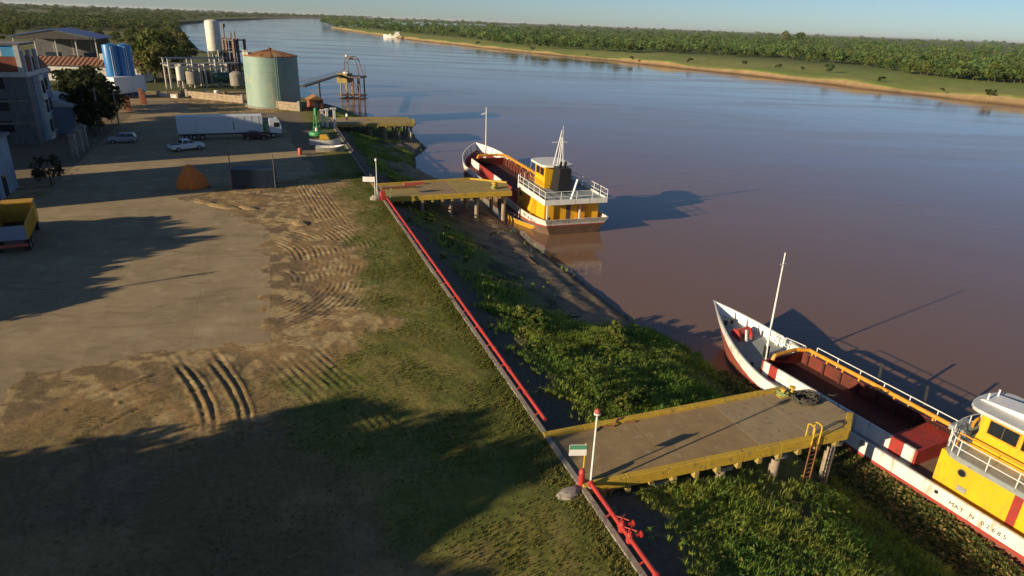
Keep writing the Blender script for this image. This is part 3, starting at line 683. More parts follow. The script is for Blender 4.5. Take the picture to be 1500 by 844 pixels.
for k in range(7): mb.lathe([(.28 - .03 * k, .0 + .05 * k), (.25 - .03 * k, .05 + .05 * k)], 9)
o = MB().loft([[(1.0 * math.cos(a) * r * (1 + .15 * math.sin(3 * a)), .6 * math.sin(a) * r, z) for a in (2 * math.pi * i / 10 for i in range(10))] for r, z in ((1, -.05), (.9, .2), (.55, .38), (.15, .42))]).build('concrete_block', 'concrete', None, False)
o.location = W(-11.3, -.9); o.rotation_euler = (0, 0, .6); o.scale = (.7, .7, .55); tag(o, 'rough lump of pale concrete in the grass by the lamp post', 'rubble')
lamp_post(47.0, -.7, 'thin white lamp post with pale lantern at the root of the middle pier', 4.6, False)
notice(47.1, -.95, 'plain white board on a white post beside the middle pier', 1.5, .62, 2.7, False).rotation_euler = (0, 0, R(92))
o = MB().loft([[(x0 + .7 * math.cos(a) * r, .5 * math.sin(a) * r, z) for a in (2 * math.pi * i / 9 for i in range(9))] for r, z, x0 in ((1, -.05, 0), (.95, .35, .05), (.6, .6, .1))]).build('concrete_block', 'concrete', None, False); o.location = W(46.1, -1.1); tag(o, 'pale concrete lump beside the lamp post of the middle pier', 'rubble')
# red pipe stands by the middle pier
e = quay_thing('hose_rack', 'red leaning hose rack and pale prop at the foot of the middle lamp post', 'rack', 45.7, -.3)
MB().box(-.2, .35, -.35, .35, .003, 1.15).build('cabinet', 'red_pipe', e, False, .05); MB().bar((.8, -.5, 0), (1.15, -.2, 1.5), .12).build('prop', 'concrete', e, False)
# middle pier
mp_out = [(-.3, 4.0), (13.8, 5.2), (18.2, 1.9), (17.0, -3.5), (-.3, -3.4)]
MS = 49.8
pier('yellow_pier', 'weathered yellow kerbed pier running out beside the moored barge', MS, mp_out,
     [[(-.3, 4.0), (5, 4.45), (5, -3.43), (-.3, -3.4)], [(5.02, 4.45), (10, 4.88), (10, -3.46), (5.02, -3.43)], [(10.02, 4.88), (13.8, 5.2), (18.2, 1.9), (17.0, -3.5), (10.02, -3.46)]],
     'pier_yellow', ['old_yellow', 'concrete_deck', 'old_yellow'], [(x, y) for x in (5, 8.8, 12.4, 16.2) for y in (-2.6, 2.6)], [1 + 1.3 * k for k in range(12)], edges=[(0, 1), (4, 3), (1, 2)])
for (t0, s0_, L_, mname, lab) in ((4.2, 3.3, 2.8, 'lamp_red', 'short rusty red beam lying along the middle pier kerb'), (1.8, 1.6, 4.6, 'rust', 'long dark rusty plank lying on the middle pier')):
    o = MB().box(-L_ / 2, L_ / 2, -.2, .2, .004, .3).build('loose_beam', mname, None, False, .02); o.location = W(MS + s0_, t0 + 1); o.rotation_euler = (0, 0, QANG + .05); tag(o, lab, 'beam')
e = quay_thing('mooring_bollard', 'yellow bollard wound with rope at the outer end of the middle pier', 'bollard', MS - 1.0, 15.4)
MB().lathe([(.4, 0), (.3, .1), (.28, .6), (.42, .7), (.42, .85), (.2, .92)], 14).build('post', 'pier_yellow', e)
mb = MB(); prev = None
for k in range(50):
    a = k * .5; r = .42 + .1 * math.sin(k); p = Vector((r * math.cos(a), r * math.sin(a), .12 + .006 * k))
    if prev: mb.tube(prev, p, .06, 5)
    prev = p
mb.build('mooring_rope', 'rope_green', e)
# far pier
FS = 113.5
fp_out = [(-.3, 5.0), (17.6, 4.4), (18.4, 1.5), (17.2, -5.2), (-.3, -5.0)]
pier('timber_pier', 'old weathered grey and tan pier on many legs beyond the middle pier', FS, fp_out,
     [[(-.3, 5), (8, 4.7), (8, -5.1), (-.3, -5)], [(8.02, 4.7), (17.6, 4.4), (18.4, 1.5), (17.2, -5.2), (8.02, -5.1)]], 'old_yellow', ['concrete_deck_pale', 'old_yellow'],
     [(x, y) for x in (8, 11, 14, 16.6) for y in (-4, 0, 3.6)], [2 + 1.8 * k for k in range(9)], edges=[(0, 1), (4, 3), (3, 2)])
# white gate posts at the far pier's root
for k, (u, v, hh) in enumerate(((480, 186, 3.6), (491, 188, 4.0), (473, 184, 3.2))):
    p = P(u, v); e = thing('gate_post', ['square white gate post with cap at the root of the far pier', 'tall white gate post with crossarm by the far pier', 'short pale gate post leaning by the green buoy'][k], 'post', p, QANG, 'gate posts of the far pier')
    MB().box(-.25, .25, -.25, .25, -.05, hh - .3).build('shaft', 'white_paint', e, False, .03); MB().box(-.75 if k == 1 else -.4, .4, -.4, .4, hh - .297, hh).build('cap', 'white_paint', e, False, .03)

# ------------------------------------------------------------------ quay edge and pipes
o = MB()
e = quay_thing('quay_wall', 'low concrete quay wall under the red pipe along the bank', 'wall', 0, 0)
for s0 in np.arange(-58, 126, 4.0):
    MB().box(-.28, .02, s0 + .01, s0 + 3.99, -1.6, .10).build('wall_block', 'concrete', e, False, .02)
def pipe(name, label, cat, s0, s1, m, r, valves=()):
    e = quay_thing(name, label, cat, 0, 0); ss = np.arange(s0, s1 + .01, 3.0); t0 = .22
    for a, b in zip(ss[:-1], ss[1:]):
        MB().tube((t0, a, .34), (t0, b - .01, .34), r, 10).build('pipe_length', m, e); MB().tube((t0, b - .09, .34), (t0, b + .06, .34), r * 1.45, 10).build('coupling', m, e)
        MB().bar((t0 - .25, a + .9, .10), (t0 - .02, a + .9, .34 - r), .07).build('bracket', m, e, False)
    for s in valves:
        v = MB().lathe([(.14, .1), (.16, .2), (.16, .48), (.09, .56), (.09, .8)], 12, t0, s).build('valve_body', m, e)
        MB().tube((t0 - .2, s - .2, .82), (t0 + .2, s + .2, .82), .03, 6).tube((t0 + .2, s - .2, .82), (t0 - .2, s + .2, .82), .03, 6).build('handwheel', m, v)
        MB().tube((t0, s, .4), (t0 + .6, s, .4), .09, 10).build('outlet', m, v); MB().tube((t0 + .5, s, .4), (t0 + .58, s, .4), .16, 12).build('flange', m, v)
    return e
pipe('fire_pipe', 'long bright red steel pipe along the quay between the near and middle piers', 'pipe', -5.5, 45.6, 'red_pipe', .11)
pipe('fire_pipe', 'red steel pipe with valve running from the near pier past the lamp post', 'pipe', -35.3, -11.2, 'red_pipe', .11, (-14.4, -15.1))
pipe('service_pipe', 'thin dark rusty pipe along the quay between the middle and far piers', 'pipe', 54.5, 107, 'dark_pipe', .13)
o = MB().path([(.2, -11.9, .3), (1.2, -11.4, -.2), (2.6, -10.9, -.6), (3.8, -10.6, -.9)], .045, 6).build('drain_pipe', 'red_pipe'); o.location = W(0, 0); o.rotation_euler = (0, 0, QANG); tag(o, 'thin red branch pipe sloping down the bank below the near pier', 'pipe')
for s_, lab in ((22.0, 'upper'), (33.5, 'lower')):
    o = MB().path([(.2, 0, .2), (2.5, -1.0, -.35), (5, -2.4, -.85), (7.8, -3.4, -1.6)], .016, 5).build('mooring_cable', 'dark_pipe'); o.location = W(s_, 0); o.rotation_euler = (0, 0, QANG)
    tag(o, 'thin slack cable from the red pipe across the bank grass', 'cable', 'cables across the bank')

# ------------------------------------------------------------------ barges
def barge(name, label, s_c, t_c, yaw, L, Bm, zm, zbow, x0, hold, house, cfg):
    e = thing(name, label, 'boat', W(s_c, t_c, WATER), math.atan2(QD[1], QD[0]) + yaw)
    hb = Bm / 2; rake = cfg['rake']; k_ = cfg['k']
    def g_(x): return max(0., (x - x0) / (L / 2 - x0))
    def sheer(x):
        g = g_(x); st_ = max(0., (-L / 2 + 8 - x) / 8)
        return zm + (zbow - zm) * (g ** 1.35) * 1.0 + cfg['stern_rise'] * st_ ** 1.5
    def pt(x, z, side, inset=0.0):
        g = g_(x); zz = min(1., max(0., z / zbow)); xx = x - rake * g * g * (1 - zz)
        w = hb * (1 - g ** cfg['full']) * (1 - .30 * g * (1 - zz)); st_ = max(0., (-L / 2 + 5 - x) / 5); w *= 1 - .10 * st_ * st_
        w *= 1 - .24 * st_ ** 1.5 * (1 - min(1., max(0., z / max(.1, sheer(x))))); xx += .9 * st_ ** 4 * (1 - min(1., max(0., z / max(.1, sheer(x)))))
        if z < 0: w *= .93
        return Vector((xx, side * max(0.0, w - inset), z))
    xs = list(np.linspace(-L / 2, x0, 18)) + list(x0 + (L / 2 - x0) * (1 - (1 - np.linspace(0, 1, 17)[1:]) ** 1.5))
    def strip(zlo, zhi, inset=0.0):                 # both sides, joined at the stern by the transom
        mb = MB()
        port = [[pt(x, zlo(x), 1, inset), pt(x, zhi(x), 1, inset)] for x in xs]; star = [[pt(x, zlo(x), -1, inset), pt(x, zhi(x), -1, inset)] for x in xs]
        ring = star[::-1] + port
        v = [p for r in ring for p in r] + []
        n = len(ring); f = [(2 * i, 2 * i + 1, 2 * i + 3, 2 * i + 2) for i in range(n - 1)] + [(2 * (n - 1), 2 * n - 1, 1, 0)]
        return mb.add(v, f)
    band = cfg['band']; zl = lambda x: max(cfg['line'], sheer(x) - band)
    hm_ = strip(lambda x: -.9, lambda x: 0.0); s2 = strip(lambda x: 0.0, zl); hm_.add(s2.v, s2.f)
    hull = hm_.build('hull', cfg['hull'], e)
    mb = strip(zl, lambda x: zl(x) + .13 * k_, -.03); mb.build('rubbing_strake', 'red_line', hull)
    mb = strip(lambda x: zl(x) + .131 * k_, sheer); tops = mb.build('topside', 'boat_white', e)
    dz = lambda x: sheer(x) - (cfg['bul'] + (cfg['bulbow'] - cfg['bul']) * min(1., g_(x) * 2.5))
    mb = strip(dz, sheer, .12); mb.f = [q[::-1] for q in mb.f]; mb.build('bulwark', cfg['bulmat'], e)
    cap = MB()
    for sd_ in (1, -1):
        for a, b in zip(xs[:-1], xs[1:]): cap.add([pt(a, sheer(a), sd_, -.02) + Vector((0, 0, .01)), pt(b, sheer(b), sd_, -.02) + Vector((0, 0, .01)), pt(b, sheer(b), sd_, .14) + Vector((0, 0, .01)), pt(a, sheer(a), sd_, .14) + Vector((0, 0, .01))], [(0, 1, 2, 3) if sd_ < 0 else (3, 2, 1, 0)])
    a = xs[0]; cap.add([pt(a, sheer(a), 1, -.02) + Vector((-.02, 0, .012)), pt(a, sheer(a), -1, -.02) + Vector((-.02, 0, .012)), pt(a, sheer(a), -1, -.02) + Vector((.14, 0, .012)), pt(a, sheer(a), 1, -.02) + Vector((.14, 0, .012))], [(3, 2, 1, 0)][::-1])
    cap.build('gunwale', 'boat_white', e)
    hx0, hx1, hw, hz = hold                          # deck is laid round the hold
    def deck(xa, xb, inner, m, nm, sides=(1, -1)):
        mb = MB(); q = [x for x in np.linspace(xa, xb, 14)]
        for a, b in zip(q[:-1], q[1:]):
            for sd_ in sides:
                y_in = inner * sd_
                A, B_ = pt(a, dz(a), sd_, .1), pt(b, dz(b), sd_, .1)
                mb.add([(A.x, y_in, dz(a)), (B_.x, y_in, dz(b)), B_, A], [(0, 1, 2, 3) if sd_ > 0 else (3, 2, 1, 0)])
        return mb.build(nm, m, e)
    deck(hx1, L / 2 - .05, 0, cfg['foredeck'], 'foredeck'); deck(hx0, hx1, hw, cfg['sidedeck'], 'side_deck', (1,)); deck(hx0, hx1, hw, cfg['sidedeck'], 'side_deck', (-1,)); deck(-L / 2 + .05, hx0, 0, cfg['aftdeck'], 'aft_deck')
    # hold with coaming
    zb_ = hz - .95 * k_; cz = max(dz(hx0), dz(hx1), hz - 1.0)
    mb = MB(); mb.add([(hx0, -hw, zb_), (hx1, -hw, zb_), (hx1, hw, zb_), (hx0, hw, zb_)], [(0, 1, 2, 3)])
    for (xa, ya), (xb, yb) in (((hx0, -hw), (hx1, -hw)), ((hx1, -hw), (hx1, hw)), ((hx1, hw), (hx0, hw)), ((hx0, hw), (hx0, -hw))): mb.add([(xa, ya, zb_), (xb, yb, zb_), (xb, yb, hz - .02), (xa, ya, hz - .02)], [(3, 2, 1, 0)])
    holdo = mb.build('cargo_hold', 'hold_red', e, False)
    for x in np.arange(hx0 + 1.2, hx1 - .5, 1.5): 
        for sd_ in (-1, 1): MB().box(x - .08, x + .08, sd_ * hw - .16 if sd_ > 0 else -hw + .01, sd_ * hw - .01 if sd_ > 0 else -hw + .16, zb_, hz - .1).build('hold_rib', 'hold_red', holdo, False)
    lowd = min(dz(hx0), dz(hx1)) - .6
    for sd_ in (1, -1):
        segs = cfg['stripes'] if sd_ == 1 else [(0, 1, 'coaming_red')]
        for f0, f1, m in segs: 
            xa, xb = hx0 + (hx1 - hx0) * f0 + .004, hx0 + (hx1 - hx0) * f1 - .004
            MB().box(xa, xb, sd_ * hw if sd_ > 0 else -hw - .16, hw + .16 if sd_ > 0 else -hw, lowd, hz + (.004 if m == 'boat_white' else 0)).build('coaming_side', m, e, False)
    MB().box(hx1, hx1 + .16, -hw - .16, hw + .16, lowd, hz + .008).build('coaming_end', 'deck_red', e, False); MB().box(hx0 - .16, hx0, -hw - .16, hw + .16, lowd, hz + .008).build('coaming_end', 'deck_red', e, False)
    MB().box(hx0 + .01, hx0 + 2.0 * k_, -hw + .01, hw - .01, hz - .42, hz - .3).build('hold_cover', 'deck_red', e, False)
    # yellow beam on the river side and round the forward end, handrail outside
    zt = hz + cfg['beam_up']
    MB().path([(hx1 - .1, hw * .7, hz), (hx1 - .1, hw * .62, zt), (hx1 + .02, -hw * .55, zt), (hx1 - .5, -hw, zt), (hx0, -hw - .02, zt)], .15 * k_, 8).build('hatch_beam', cfg['beam'], e)
    for x in np.linspace(hx0 + .3, hx1 - .8, 9): MB().bar((x, -hw - .03, hz), (x, -hw - .03, zt), .12).build('beam_bracket', cfg['beam'], e, False)
    hr = MB(); rz_ = hz + .95 * cfg['rail']
    xsr = np.linspace(hx0 - .3, hx1 - 1.0, 7)
    for x in xsr: hr.tube((x, -hw - .2, hz - .3), (x, -hw - .2, rz_), .035, 5)
    hr.tube((xsr[0], -hw - .2, rz_), (xsr[-1], -hw - .2, rz_), .035, 5); hr.tube((xsr[0], -hw - .2, rz_), (xsr[0], -hw + .4, rz_ - .2), .035, 5).tube((xsr[0], -hw + .4, rz_ - .2), (xsr[0], -hw + .4, hz - .5), .035, 5)
    hr.build('handrail', cfg['railmat'], e)
    for f_ in (.22, .5): 
        x = hx0 + (hx1 - hx0) * f_; MB().bar((x, -hw - .5, hz - .2), (x + .5, -hw - 1.1, hz + 1.6 * k_), .16).build('davit', 'black', e, False)
    # bow gear
    for x in np.linspace(x0 + .5, L / 2 - 1.6, 9):
        for sd_ in (1, -1):
            A = pt(x, sheer(x) - .05, sd_, .14); Bq = pt(x, dz(x), sd_, .14); MB().bar(A, Bq + Vector((0, -sd_ * .28, 0)), .07, .12).build('bulwark_stay', cfg['bulmat'], e, False)
    bx = cfg['winch']; zd = dz(bx)
    w = MB().tube((bx, -.55 * k_, zd + .5 * k_), (bx, .55 * k_, zd + .5 * k_), .32 * k_, 14).build('windlass', 'lamp_red', e)
    MB().prism_y([(bx - .7 * k_, zd), (bx + .7 * k_, zd), (bx + .25 * k_, zd + .8 * k_), (bx - .25 * k_, zd + .8 * k_)], -.75 * k_, -.6 * k_).prism_y([(bx - .7 * k_, zd), (bx + .7 * k_, zd), (bx + .25 * k_, zd + .8 * k_), (bx - .25 * k_, zd + .8 * k_)], .6 * k_, .75 * k_).build('windlass_cheek', 'red_pipe', w, False)
    MB().bar((bx - .9 * k_, .3, zd), (bx - .7 * k_, .3, zd + 1.0 * k_), .16).build('chain_stopper', 'boat_white', w, False)
    for x, y in ((L / 2 - 2.2 * k_, .35), (L / 2 - 2.2 * k_, -.35), (hx1 + .9, hb * .72), (hx1 + .9, -hb * .72), (-L / 2 + 1.2, hb * .7)):
        zz = dz(x); MB().lathe([(.15 * k_, zz), (.12 * k_, zz + .35 * k_), (.17 * k_, zz + .4 * k_), (.15 * k_, zz + .5 * k_)], 10, x, y).build('bitt', 'black', e)
    # foremast
    mx = cfg['mast'][0]; zmst = dz(mx); top = zmst + cfg['mast'][1]; lean = cfg['mast'][2]
    ms = MB().tube((mx, 0, zmst), (mx + lean, 0, top), .10 * k_, 10, .05 * k_).build('foremast', 'clean_white', e)
    MB().tube((mx, 0, zmst + .01), (mx + lean * .1, 0, zmst + .11 * (top - zmst)), .24 * k_, 10).build('mast_foot', 'black', ms); MB().tube((mx - .35, .3, zmst), (mx + lean * .38, 0.05, zmst + .35 * (top - zmst)), .055, 6).build('mast_strut', 'clean_white', ms)
    MB().bar((mx + lean * .9 - .02, -.3, top - .9), (mx + lean * .9 - .02, .3, top - .9), .05).build('yard_bracket', 'clean_white', ms, False)
    fr = MB(); fz = zmst + 1.25 * k_; y1 = -hb * .92; xa, xb = mx - 1.6 * k_, mx + 1.0 * k_
    fr.path([(xa, y1 + .6, zmst), (xa, y1 + .6, fz), (xb, y1 + 1.0, fz), (xb, y1 + 1.0, zmst)], .035, 5); fr.path([(xa, y1 + .6, fz), (xa, y1 + 2.2, fz), (xb, y1 + 2.2, fz), (xb, y1 + 1.0, fz)], .035, 5); fr.tube((xa, y1 + .6, fz - .5), (xb, y1 + 1.0, fz - .5), .025, 5)
    fr.build('mast_guard', 'clean_white', e)
    # deckhouse
    ax, bx2, dw, ztop = house; zd0 = dz(bx2) - .1
    body = MB().prism([(bx2, -dw), (bx2, dw), (ax, dw), (ax, -dw)], zd0, ztop).build('deckhouse', cfg['house'], e, False, .04)
    for f_ in cfg['ports']:
        x = ax + (bx2 - ax) * f_
        for sd_ in (1, -1):
            MB().tube((x, sd_ * (dw - .05), zd0 + (ztop - zd0) * .68), (x, sd_ * (dw + .035), zd0 + (ztop - zd0) * .68), .24 * k_, 16).build('porthole_rim', 'steel_dark', body); MB().tube((x, sd_ * dw, zd0 + (ztop - zd0) * .68), (x, sd_ * (dw + .045), zd0 + (ztop - zd0) * .68), .185 * k_, 16).build('porthole_glass', 'glass_dark', body)
    for f_, mm, wd_ in cfg['doors']:
        x = ax + (bx2 - ax) * f_
        for sd_ in (1, -1):
            d0 = MB().box(x - wd_, x + wd_, sd_ * dw - .02 if sd_ > 0 else -dw - .03, sd_ * dw + .03 if sd_ > 0 else -dw + .02, zd0 + .25, ztop - .14).build('door', mm, body, False)
            if mm == cfg['house']: MB().box(x - wd_ - .09, x - wd_ + .03, sd_ * dw + .002 if sd_ > 0 else -dw - .05, sd_ * dw + .05 if sd_ > 0 else -dw - .002, zd0 + .25, ztop - .14).build('door_edge', 'orange_yellow', body, False)
    for sd_ in (1, -1): MB().box(bx2 - 1.9, bx2 - 1.4, sd_ * dw - .02 if sd_ > 0 else -dw - .07, sd_ * dw + .07 if sd_ > 0 else -dw + .02, zd0 + .55, zd0 + .85).build('vent_box', 'deck_grey', body, False)
    # after wall: doors and posts in shadow
    for y0_, y1_ in ((-dw * .55, -dw * .2), (dw * .05, dw * .2)): MB().box(ax - .03, ax + .05, y0_, y1_, zd0 + .2, ztop - .3).build('door', 'steel_dark' if y0_ > 0 else 'orange_yellow', body, False)
    # upper deck
    ov = cfg['over']; ux0, ux1, uw = ax - cfg['aft_over'], bx2 + ov, min(dw + ov, hb - .05)
    nn = 12; poly = [(ux0, -uw), (ux0, uw)] + [(ux1 - uw * .55 * (1 - math.cos(t)) if False else ux1 - uw * .5 + uw * .5 * math.sin(t), uw * math.cos(t)) for t in np.linspace(0, math.pi, nn)]
    ud = MB().prism(poly, ztop + .002, ztop + .30 * k_).build('upper_deck', cfg['updeck_edge'], e, False)
    inn = [(x * .995 + (ux0 + ux1) / 2 * .005, y * .985) for x, y in poly]
    MB().prism(inn, ztop + .3 * k_ + .002, ztop + .3 * k_ + .02).build('upper_deck_floor', 'deck_grey', ud, False)
    zu = ztop + .32 * k_; rl = MB(); hgt = .95 * k_
    loop = [Vector((x, y, zu)) for x, y in inn]
    samp = []
    for a, b in zip(loop, loop[1:] + loop[:1]):
        m = max(1, round((b - a).length / (1.5 * k_)))
        for q in range(m): samp.append(a.lerp(b, q / m))
    for i, a in enumerate(samp):
        b = samp[(i + 1) % len(samp)]; rl.tube(a, a + Vector((0, 0, hgt)), .03 * k_, 5)
        for hh in (.5, 1.0): rl.tube(a + Vector((0, 0, hgt * hh)), b + Vector((0, 0, hgt * hh)), .028 * k_, 5)
    rl.build('railing', 'clean_white', e)
    if cfg['toe']: 
        tb = MB()
        for a, b in zip(samp, samp[1:] + samp[:1]): tb.bar(a + Vector((0, 0, .06)), b + Vector((0, 0, .06)), .05, .3 * k_)
        tb.build('toe_board', 'boat_white', e, False)
    for x_, y_ in cfg['awning_posts']: MB().bar((x_, y_, dz(x_)), (x_, y_, ztop), .14 * k_).build('deck_post', 'boat_white', e, False)
    # wheelhouse
    wx0, wx1, ww, wh = cfg['wheel']; z0, z1 = zu, zu + wh
    wb = MB().loft([[(wx0, -ww, z0), (wx1 + .25, -ww, z0), (wx1 + .25, ww, z0), (wx0, ww, z0)], [(wx0, -ww, z0 + wh * .5), (wx1, -ww, z0 + wh * .5), (wx1, ww, z0 + wh * .5), (wx0, ww, z0 + wh * .5)], [(wx0, -ww * .97, z1), (wx1 + .2, -ww * .97, z1), (wx1 + .2, ww * .97, z1), (wx0, ww * .97, z1)]]).build('wheelhouse', cfg['house'], e, False, .03)
    nwin = cfg['nwin']; span = (wx1 - wx0 - .5)
    for i in range(nwin):
        xa = wx1 - .3 - span * (i + 1) / nwin + .12; xb = wx1 - .3 - span * i / nwin - .12
        for sd_ in (1, -1):
            wv = MB().box(xa - .06, xb + .06, sd_ * ww - .04 if sd_ > 0 else -ww - .02, sd_ * ww + .02 if sd_ > 0 else -ww + .04, z0 + wh * .52, z0 + wh * .92).build('window_frame', 'orange_yellow', wb, False)
            MB().box(xa, xb, sd_ * ww - .03 if sd_ > 0 else -ww - .035, sd_ * ww + .035 if sd_ > 0 else -ww + .03, z0 + wh * .56, z0 + wh * .89).build('window_pane', 'glass_dark', wv, False)
            MB().box((xa + xb) / 2 - .02, (xa + xb) / 2 + .02, sd_ * ww + .036 if sd_ > 0 else -ww - .05, sd_ * ww + .05 if sd_ > 0 else -ww - .036, z0 + wh * .56, z0 + wh * .89).build('mullion', 'steel_dark', wv, False)
    nf = 3
    for i in range(nf):
        ya = -ww * .85 + 1.7 * ww * i / nf + .06; yb = -ww * .85 + 1.7 * ww * (i + 1) / nf - .06
        MB().loft([[(wx1 - .02, ya, z0 + wh * .55), (wx1 + .05, ya, z0 + wh * .55), (wx1 + .05, yb, z0 + wh * .55), (wx1 - .02, yb, z0 + wh * .55)], [(wx1 + .12, ya, z0 + wh * .9), (wx1 + .20, ya, z0 + wh * .9), (wx1 + .20, yb, z0 + wh * .9), (wx1 + .12, yb, z0 + wh * .9)]]).build('window_pane', 'glass_dark', wb, False)
    # visor roof
    rx0, rx1, rw = wx0 - .5 * k_, wx1 + 1.1 * k_, ww + .45 * k_; rp = [(rx0, -rw * .8), (rx0 - .25, -rw * .4), (rx0 - .25, rw * .4), (rx0, rw * .8), (rx0 + .5, rw)] + [(rx1 - .9 * k_ + .9 * k_ * math.sin(t), rw * math.cos(t)) for t in np.linspace(0, math.pi, 10)] + [(rx0 + .5, -rw)]
    rf = MB().prism(rp, z1 + .003, z1 + .22 * k_).build('roof', cfg['roof'], e, False, .06)
    if cfg['radar']:
        rb = MB().loft([[(wx0 + .1, y, z1 + .22 * k_ + .01), (wx1 + .8, y, z1 + .22 * k_ + .01), (wx1 + .6, y, z1 + .34 * k_), (wx0 + .1, y, z1 + .8 * k_)] for y in (-.75, .75)], True).build('roof_fairing', 'clean_white', rf, False, .04)
        MB().loft([[(wx0 + .5, y, z1 + .70 * k_), (wx0 + 1.4, y, z1 + .60 * k_), (wx0 + 1.4, y, z1 + .62 * k_), (wx0 + .5, y, z1 + .72 * k_)] for y in (-.4, .4)], True).build('fairing_slot', 'steel_dark', rf, False)
        for y in (-.5, .5): MB().tube((wx1 + .5, y, z1 + .2), (wx1 + .5, y, z1 + .75), .05, 8).build('running_light', 'clean_white', rf)
    mz = z1 + .2 * k_; ml = cfg['hmast']; lm = MB()
    hxm = wx0 + .1
    for y in (-.35 * k_, .35 * k_):
        lm.tube((hxm, y, mz), (hxm - .30 * ml, y * .2, mz + ml), .06 * k_, 6); lm.tube((hxm - .9 * k_, y, mz - .2), (hxm - .28 * ml, y * .2, mz + ml * .8), .045 * k_, 6)
    for q in np.linspace(.15, .9, 6):
        lm.tube((hxm - .3 * ml * q, -.35 * k_ * (1 - .8 * q), mz + ml * q), (hxm - .3 * ml * q, .35 * k_ * (1 - .8 * q), mz + ml * q), .03, 5)
    mo = lm.build('signal_mast', 'clean_white', e); MB().bar((hxm - .2 * ml, -.9 * k_, mz + ml * .66), (hxm - .2 * ml, .9 * k_, mz + ml * .66), .09).build('radar_scanner', 'clean_white', mo, False)
    MB().tube((hxm - .3 * ml, 0, mz + ml), (hxm - .33 * ml, 0, mz + ml * 1.12), .03, 5).build('aerial', 'clean_white', mo)
    if not cfg['radar']:
        MB().bar((ux0 + .8, uw * .1, zu), (ux0 + 1.6, -uw * .15, zu + 2.4), .22).build('boat_davit', 'clean_white', e, False)
        MB().loft([[(mx + lean * .8, y, top - 1.2 - .15 * y), (mx + lean * .8, y, top - .8 - .3 * y)] for y in (.1, .5, 1.0)], False, False).build('pennant', 'clean_white', e, False)
    # funnel
    fx, fw, fh = cfg['funnel']; fn = MB().loft([[(fx - fw, -fw * .8, zu), (fx + fw, -fw * .8, zu), (fx + fw, fw * .8, zu), (fx - fw, fw * .8, zu)], [(fx - fw * 1.0, -fw * .62, zu + fh), (fx + fw * .62, -fw * .62, zu + fh), (fx + fw * .62, fw * .62, zu + fh), (fx - fw * 1.0, fw * .62, zu + fh)]]).build('funnel', cfg['funmat'], e, False, .08)
    for y in (-.25, .25): MB().tube((fx - .1, y * k_, zu + fh - .1), (fx - .45, y * k_, zu + fh + .55 * k_), .13 * k_, 10).build('exhaust_pipe', 'black', fn)
    # grab rails and ladder on the wheelhouse side
    gr = MB()
    for sd_ in (1, -1):
        y = sd_ * (ww + .5); gr.path([(wx1 + .6, y, zu), (wx1 + .6, y, zu + .85), (wx0 + .4, y, zu + .85), (wx0 + .4, y, zu)], .045, 6); gr.tube((wx1 + .6, y, zu + .45), (wx0 + .4, y, zu + .45), .04, 6)
    gr.build('grab_rail', 'orange_yellow', e)
    MB().box(wx1 + .9, wx1 + 1.9 * k_, -ww * .7, ww * .5, zu + .003, zu + .35).build('deck_locker', 'deck_grey', e, False, .04)
    st = MB(); lx = ax + (bx2 - ax) * cfg['ladder']
    for dx in (-.25, .25): st.bar((lx + dx, dw + .75, dz(lx)), (lx + dx - .3, dw + .22, ztop), .07)
    for q in range(7): st.bar((lx - .25 - .3 * q / 7, dw + .75 - .53 * q / 7, dz(lx) + (ztop - dz(lx)) * q / 7 + .1), (lx + .25 - .3 * q / 7, dw + .75 - .53 * q / 7, dz(lx) + (ztop - dz(lx)) * q / 7 + .1), .07)
    st.build('side_ladder', 'orange_yellow', e, False)
    lr = MB().lathe([(.38 * k_, -.07), (.38 * k_, .07), (.22 * k_, .07), (.22 * k_, -.07), (.38 * k_, -.07)], 18); v2 = [(bx2 + ov * .5 + .02, dw * .4 + x, zu + .5 * k_ + y) for x, y, z in lr.v]; lr.v = v2
    MB().path([(ux1 - .35 + .0 * math.cos(t), -.6 + .36 * k_ * math.cos(t), zu + .5 * k_ + .36 * k_ * math.sin(t)) for t in np.linspace(0, 2 * math.pi, 17)], .08 * k_, 6).build('lifebuoy', 'orange_yellow', e)
    # registration lettering on the port side
    tx = cfg['tx']; zt_ = (zl(tx) + sheer(tx)) / 2 - cfg['tsize'] * .30; adv = cfg['tsize'] * .80; nch = len(cfg['text'])
    y_ = max(pt(tx - 2, zt_, 1).y, pt(tx + 2, zt_, 1).y) + .012
    for i, ch in enumerate(cfg['text']):
        if ch == ' ': continue
        cu = bpy.data.curves.new('letter', 'FONT'); cu.body = ch; cu.size = cfg['tsize']; cu.align_x = 'CENTER'; cu.extrude = .006
        to = bpy.data.objects.new('tmp', cu); col.objects.link(to); dg = bpy.context.evaluated_depsgraph_get(); me = bpy.data.meshes.new_from_object(to.evaluated_get(dg)); bpy.data.objects.remove(to)
        to = finish('letter', me, 'black', tops, False); to.location = (tx - (i - (nch - 1) / 2) * adv, y_, zt_); to.rotation_euler = Matrix(((-1, 0, 0), (0, 0, 1), (0, 1, 0))).to_euler()
    for f_ in (.36, .62): 
        x = -L / 2 + L * f_; MB().tube((x, pt(x, sheer(x) - .35, 1).y - .02, sheer(x) - .35), (x, pt(x, sheer(x) - .35, 1).y + .03, sheer(x) - .35), .12 * k_, 10).build('fairlead', 'black', tops)
    return e
